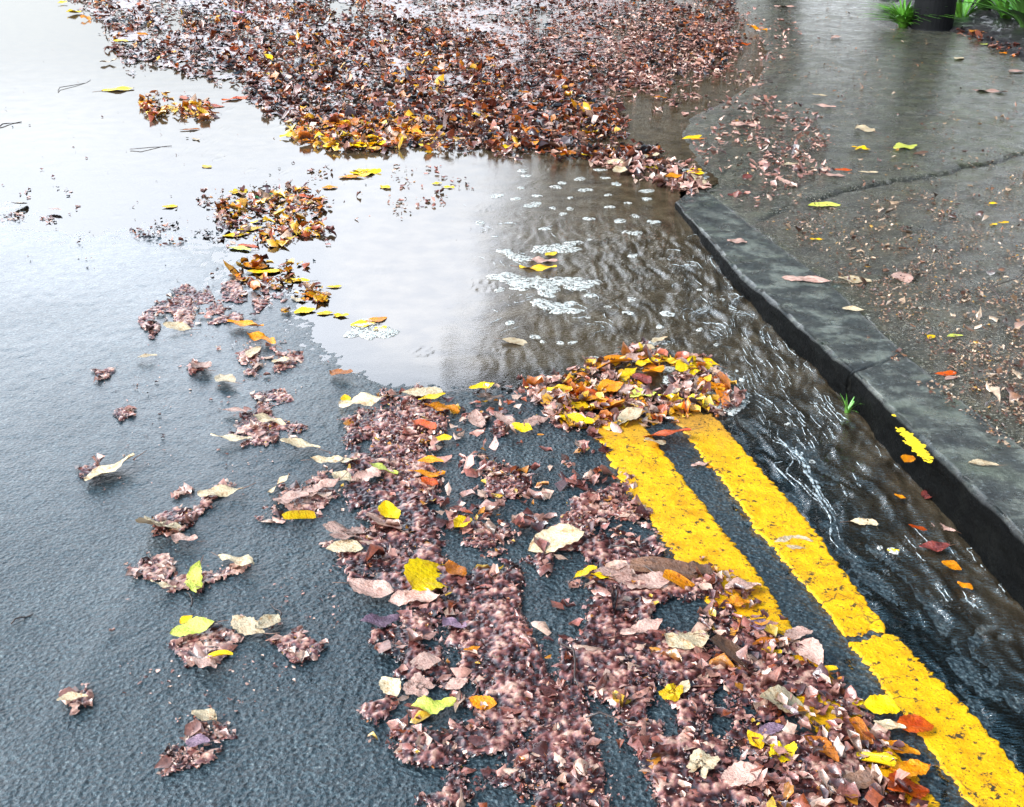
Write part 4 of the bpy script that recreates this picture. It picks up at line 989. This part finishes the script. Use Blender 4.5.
# ------------------------------------------------------------------ twigs
for (x0, y0, x1, y1, r_, lab) in (
    (560, 660, 585, 700, .0018, 'thin reddish twig lying on the mulch mat'), (420, 508, 395, 470, .001, 'fine stalk among sparse litter under the puddle'),
    (12, 629, 34, 618, .0016, 'small hooked pink stem alone near the left edge'), (188, 600, 192, 614, .0013, 'short twig sticking down from a pale clump'),
    (280, 628, 275, 610, .0016, 'little twig standing out above a pale clump'), (206, 655, 236, 660, .0014, 'dark twig across the pale clump with the curled leaf'),
    (585, 735, 640, 740, .0016, 'dark twig at the lower middle of the mulch'), (58, 92, 85, 80, .002, 'dark straw floating on the open water upper left'),
    (0, 127, 20, 122, .003, 'dark stick at the left edge of the water'), (130, 150, 172, 147, .0018, 'thin reed floating below the short drift'),
    (700, 640, 745, 690, .002, 'brown twig beside the farther yellow line under leaves'), (735, 415, 720, 400, .0012, 'tiny twig in the heap over the line ends'),
    (1000, 300, 1012, 272, .002, 'dark twig on the pavement at the right edge'), (610, 560, 660, 585, .0016, 'thin stalk at the top of the mulch mat')):
    a = G(x0, y0); b = G(x1, y1)
    if x0 > 990: a = GH(x0, y0)[:2]; b = GH(x1, y1)[:2]
    a = Vector((float(a[0]), float(a[1]), 0)); b = Vector((float(b[0]), float(b[1]), 0))
    zz = float(surf_z(np.array([a.x]), np.array([a.y]))[0])+(.02 if 'mulch' in lab or 'heap' in lab else .004)
    d = b-a; s = d.orthogonal().normalized() if d.length else Vector((1, 0, 0)); s = Vector((-d.y, d.x, 0))
    pts = [(0, 0, 0)] + [tuple(d*t+s*.12*math.sin(t*4+x0)+Vector((0, 0, .004*math.sin(t*6)))) for t in (.25, .5, .75, 1)]
    tag(link('twig', mesh_np('twig', *tube(pts, [r_, r_, r_*.9, r_*.8, r_*.5], 6), M['twig']), loc=(a.x, a.y, zz)), lab, 'twig', 'fallen twigs')
# ------------------------------------------------------------------ foam
def foam_blob(seed, n=40, rough=.2):
    rnd = random.Random(seed); v = []; f = []; ph = [rnd.uniform(0, 6.28) for _ in range(5)]
    v.append((0, 0, .35))
    for ri, r in enumerate((.4, .75, .93, 1.0)):
        for k in range(n):
            a = k/n*6.283; rad = 1+rough*(math.sin(2*a+ph[0])+.5*math.sin(3*a+ph[1])+.35*math.sin(5*a+ph[2])+.28*math.sin(9*a+ph[4])+.2*math.sin(14*a+ph[0]))
            v.append((r*rad*math.cos(a)*.5, r*rad*math.sin(a)*.5, (.35, .32, .2, .0)[ri]*(1+.2*math.sin(4*a+ph[3]))-(.1 if ri == 3 else 0)))
    for k in range(n): f.append((0, 1+k, 1+(k+1) % n))
    for i in range(3):
        for k in range(n): a = 1+i*n; f.append((a+k, a+n+k, a+n+(k+1) % n, a+(k+1) % n))
    return v, f
FB = [mesh_np('foam_patch', *foam_blob(k, rough=.12+.1*(k % 3)), M['foam']) for k in range(8)]
fo = []
for a in [(497,196,13),(526,176,9),(522,171,10),(516,199,10),(533,205,18),(556,187,11),(580,179,12),(553,208,7),(570,209,8),(563,214,8),(589,219,10),(562,183,10),(537,196,9),(521,188,7),(616,184,10),(647,191,15),(647,199,11),(653,222,12),(633,233,15),(633,256,10),(620,221,12),(605,178,9),(585,190,12),(590,240,6),(480,223,12),(545,229,9),(610,207,9),(570,198,7),(600,170,9),(608,195,7),(628,203,6),(635,216,9),
          (570,304,13),(590,296,10),(582,290,9),(628,313,11),(588,318,6),(660,327,9),(667,314,12),(635,300,14),(608,307,6),(550,296,10),(535,337,10),(572,343,9),(560,343,7),(543,342,6),(597,360,16),(613,365,10),(500,290,12),(510,323,12),
          (748,396,9),(735,372,8),(742,380,9),(893,551,10),(880,548,7),(788,425,8),(812,462,7),(700,330,7),(770,317,6),(756,300,7),(722,300,6),(700,290,6),(716,345,6)]: fo.append(a)
fo.sort()
zones = {}
for a in fo:
    px, py, w = a
    z_ = 'beyond the foam rafts' if py < 245 else ('nearer than the foam rafts' if px < 690 else 'on the kerb stream')
    zones.setdefault((z_, 'broad' if w >= 11 else 'small'), []).append(a)
for (z_, sz), ls in zones.items():
    for i, (px, py, w) in enumerate(ls):
        x, y = [float(q) for q in G(px, py)]; s = w/scale_at(py)*random.uniform(1, 1.15)
        o = link('foam_patch', random.choice(FB), loc=(x, y, .0005), rot=(0, 0, random.uniform(0, 6.28)), scale=(s, s*random.uniform(.7, 1.1), .006))
        nm = 'leftmost' if i == 0 else 'rightmost' if i == len(ls)-1 else None
        if len(ls) <= 20: lab = f"{sz} white foam fleck {z_}" + ('' if len(ls) == 1 else (f', {nm} such' if nm else f', {ORD[i+1]} such from left'))
        else: lab = f"{sz} white foam fleck {z_}" + (f', {nm} such' if nm else (f', {ORD[i+1]} such from left' if i < len(ls)/2 else f', {ORD[len(ls)-i]} such from right'))
        tag(o, lab, 'foam fleck', 'foam flecks on the brown water')
def foam_raft(blobs, lab):
    V, Fc = [], []; b0 = G(blobs[0][0], blobs[0][1]); c = (float(b0[0]), float(b0[1]))
    for i, (px, py, w, asp) in enumerate(blobs):
        x, y = [float(q) for q in G(px, py)]; s = w/scale_at(py); v, f = foam_blob(i+50, 44, .28)
        o = len(V); V += [(p[0]*s+x-c[0], p[1]*s*asp+y-c[1], p[2]*.008+i*.0002) for p in v]; Fc += [tuple(k+o for k in q) for q in f]
    tag(link('foam_raft', mesh_np('foam_raft', V, Fc, M['foam']), loc=(c[0], c[1], .001)), lab, 'foam raft', 'foam rafts')
foam_raft([(516, 280, 36, 1.0), (535, 284, 40, 1.2), (548, 292, 22, 1.0), (570, 283, 40, .8), (590, 284, 24, .8), (500, 277, 24, .8)], 'long white foam raft on the brown water in front of floating leaves')
foam_raft([(520, 258, 26, .8), (555, 249, 38, .9), (572, 244, 20, .8), (505, 252, 18, .8)], 'white foam raft behind the floating cream and gold leaves')
foam_raft([(712, 392, 42, 1.1), (725, 402, 34, 1.2), (733, 410, 20, 1), (700, 380, 34, .9), (718, 383, 34, 1), (690, 395, 22, .8)], 'white foam mound at the right end of the leaf heap')
foam_raft([(650, 352, 28, .9), (660, 343, 20, .8), (640, 358, 24, .8), (668, 368, 20, .8), (672, 380, 22, .9)], 'white foam wedged among leaves at the top of the heap')
foam_raft([(372, 330, 44, 1.1), (360, 334, 26, .9), (388, 334, 18, .9)], 'foam collar round the yellow and orange leaves on the open puddle')
foam_raft([(690, 172, 26, 1.0), (695, 177, 20, 1.2), (684, 175, 18, .9)], 'pale foam lodged against the pavement edge at the kerb end')
foam_raft([(548, 305, 34, .8), (566, 311, 26, .8)], 'thin foam raft below the long one')
# foam threads carried by the stream: nobody could count them
V, Fc = [], []; TW = .55
def thread(pts, w):
    pts = np.array(pts); d = np.gradient(pts, axis=0); L = np.hypot(d[:, 0], d[:, 1])+1e-9
    nx, ny = -d[:, 1]/L, d[:, 0]/L; n = len(pts); t = np.linspace(0, 1, n)
    ww = TW*w*np.sin(np.pi*np.clip(t, .02, .98))**.6*(.35+1.1*vn(t*n*.5, t*0+len(V), 3))
    zz = water_z(pts[:, 0].copy(), pts[:, 1].copy())+.0022
    a = np.stack([pts[:, 0]+nx*ww, pts[:, 1]+ny*ww, zz-.001], -1); m = np.stack([pts[:, 0], pts[:, 1], zz+.0006], -1); b = np.stack([pts[:, 0]-nx*ww, pts[:, 1]-ny*ww, zz-.001], -1)
    o = sum(len(q) for q in V); V.append(np.stack([a, m, b], 1).reshape(-1, 3)); Fc.append(gridfaces(n, 3)+o)
fr_ = np.random.default_rng(77)
def flow_dir(x, y):
    kd = kerb_front_x(y)-x
    e = .02; nz = lambda a, b: fbm(a*6, b*6, 41, 2)
    cx = (nz(x, y+e)-nz(x, y-e))/(2*e); cy = -(nz(x+e, y)-nz(x-e, y))/(2*e)
    s = float(sst(.1, .5, kd))*1.0+float(sst(2.6, 3.4, y))*.8
    v = KD+np.array([float(cx), float(cy)])*.5*min(1.3, s+.04)
    return v/np.linalg.norm(v)
def run(px, py, length, w):
    x, y = [float(q) for q in G(px, py)]; pts = [(x, y)]; st = .006
    for _ in range(int(length/st)):
        d = flow_dir(x, y); x += d[0]*st; y += d[1]*st
        if x > float(kerb_front_x(y))-.015: x = float(kerb_front_x(y))-.015
        pts.append((x, y))
    if len(pts) > 4: thread(pts, w)
STR = [(690, 210), (740, 270), (800, 335), (850, 400), (930, 480), (1040, 600), (1040, 700), (930, 600), (850, 510), (780, 440), (750, 420), (690, 300), (660, 240)]
sx, sy = sample(STR, 45, edge=6, seed=303, thr=.46)
for a, b in zip(sx, sy):
    run(a, b, float(fr_.uniform(.024, .06)), float(fr_.uniform(.0007, .0032)))
sx, sy = sample([(640, 250), (700, 240), (780, 330), (850, 400), (800, 470), (760, 420), (700, 330)], 150, edge=6, seed=305, thr=.46)
for a, b in zip(sx, sy): run(a, b, float(fr_.uniform(.02, .09)), float(fr_.uniform(.0008, .0030)))
for k in range(7): run(764+fr_.normal()*6+k*5, 432+fr_.normal()*9+k*6, float(fr_.uniform(.1, .4)), float(fr_.uniform(.0015, .0060)))
sx, sy = sample([(470, 170), (560, 230), (640, 320), (560, 360), (500, 330), (455, 260)], 60, edge=6, seed=304, thr=.45)
for a, b in zip(sx, sy): run(a, b, float(fr_.uniform(.02, .09)), float(fr_.uniform(.0008, .002)))
tag(link('foam_streaks', mesh_np('foam_streaks', np.concatenate(V), np.concatenate(Fc), mat_streak())), 'thin white foam threads swirling down the stream beside the kerb', 'foam', kind='stuff')
# ------------------------------------------------------------------ light
CLOUD = 5.6   # bright cloud cover
world = bpy.data.worlds.new('World'); SC.world = world; world.use_nodes = True
nt = world.node_tree; nt.nodes.clear()
o = nt.nodes.new('ShaderNodeOutputWorld'); bg = nt.nodes.new('ShaderNodeBackground'); sky = nt.nodes.new('ShaderNodeTexSky')
sky.sky_type = 'NISHITA'; sky.sun_disc = False; sky.sun_elevation = R(46); sky.sun_rotation = R(-112)
sky.air_density = 1.0; sky.dust_density = 2.0; sky.ozone_density = 1.0
# thin cloud: part of the blue is washed out to white
bw = nt.nodes.new('ShaderNodeRGBToBW'); mx = nt.nodes.new('ShaderNodeMix'); mx.data_type = 'RGBA'; mx.inputs[0].default_value = .85
nt.links.new(sky.outputs[0], bw.inputs[0]); nt.links.new(sky.outputs[0], mx.inputs[6]); nt.links.new(bw.outputs[0], mx.inputs[7])
tcw = nt.nodes.new('ShaderNodeTexCoord'); sep = nt.nodes.new('ShaderNodeSeparateXYZ'); nt.links.new(tcw.outputs['Generated'], sep.inputs[0])
cr = nt.nodes.new('ShaderNodeValToRGB'); nt.links.new(sep.outputs['Z'], cr.inputs['Fac']); e = cr.color_ramp.elements
while len(e) < 5: e.new(.5)
for k, (p_, c_) in enumerate(((.0, (.22, .225, .23)), (.14, (.34, .35, .36)), (.25, (.72, .73, .75)), (.38, (1.12, 1.13, 1.15)), (.60, (.13, .26, .345)))):
    e[k].position = p_; e[k].color = (*c_, 1)
nz = nt.nodes.new('ShaderNodeTexNoise'); nz.inputs['Scale'].default_value = 2.2; nt.links.new(tcw.outputs['Generated'], nz.inputs['Vector'])
mp = nt.nodes.new('ShaderNodeMapRange'); nt.links.new(nz.outputs['Fac'], mp.inputs[0]); mp.inputs[1].default_value = .3; mp.inputs[2].default_value = .7; mp.inputs[3].default_value = CLOUD*.85; mp.inputs[4].default_value = CLOUD*1.15
m2 = nt.nodes.new('ShaderNodeMix'); m2.data_type = 'RGBA'; m2.blend_type = 'MULTIPLY'; m2.inputs[0].default_value = 1
nt.links.new(mx.outputs[2], m2.inputs[6]); nt.links.new(cr.outputs[0], m2.inputs[7])
m3 = nt.nodes.new('ShaderNodeVectorMath'); m3.operation = 'SCALE'; nt.links.new(m2.outputs[2], m3.inputs[0]); nt.links.new(mp.outputs[0], m3.inputs['Scale'])
nt.links.new(m3.outputs[0], bg.inputs['Color']); bg.inputs['Strength'].default_value = .15
nt.links.new(bg.outputs[0], o.inputs['Surface'])
sun = bpy.data.objects.new('sun', bpy.data.lights.new('sun', 'SUN')); COL.objects.link(sun)
sun.data.energy = 2.2; sun.data.angle = R(20); sun.data.color = (1, .93, .84)
# direction of the sun: azimuth matches the sky (sun_rotation measured from +Y, clockwise seen from above)
az = R(-112); el = R(46)
dirv = Vector((math.sin(az)*math.cos(el), math.cos(az)*math.cos(el), math.sin(el)))
sun.rotation_euler = dirv.to_track_quat('Z', 'Y').to_euler(); sun.location = dirv*30
SC.view_settings.view_transform = 'Standard'; SC.view_settings.look = 'None'; SC.view_settings.gamma = 1; SC.view_settings.use_curve_mapping = False
SC.view_settings.exposure = 0.62
SC.cycles.max_bounces = 6; SC.cycles.transparent_max_bounces = 12; SC.cycles.caustics_reflective = False; SC.cycles.caustics_refractive = False
SC.cycles.sample_clamp_indirect = 6; SC.cycles.use_denoising = True
print('leaves', len(LV))
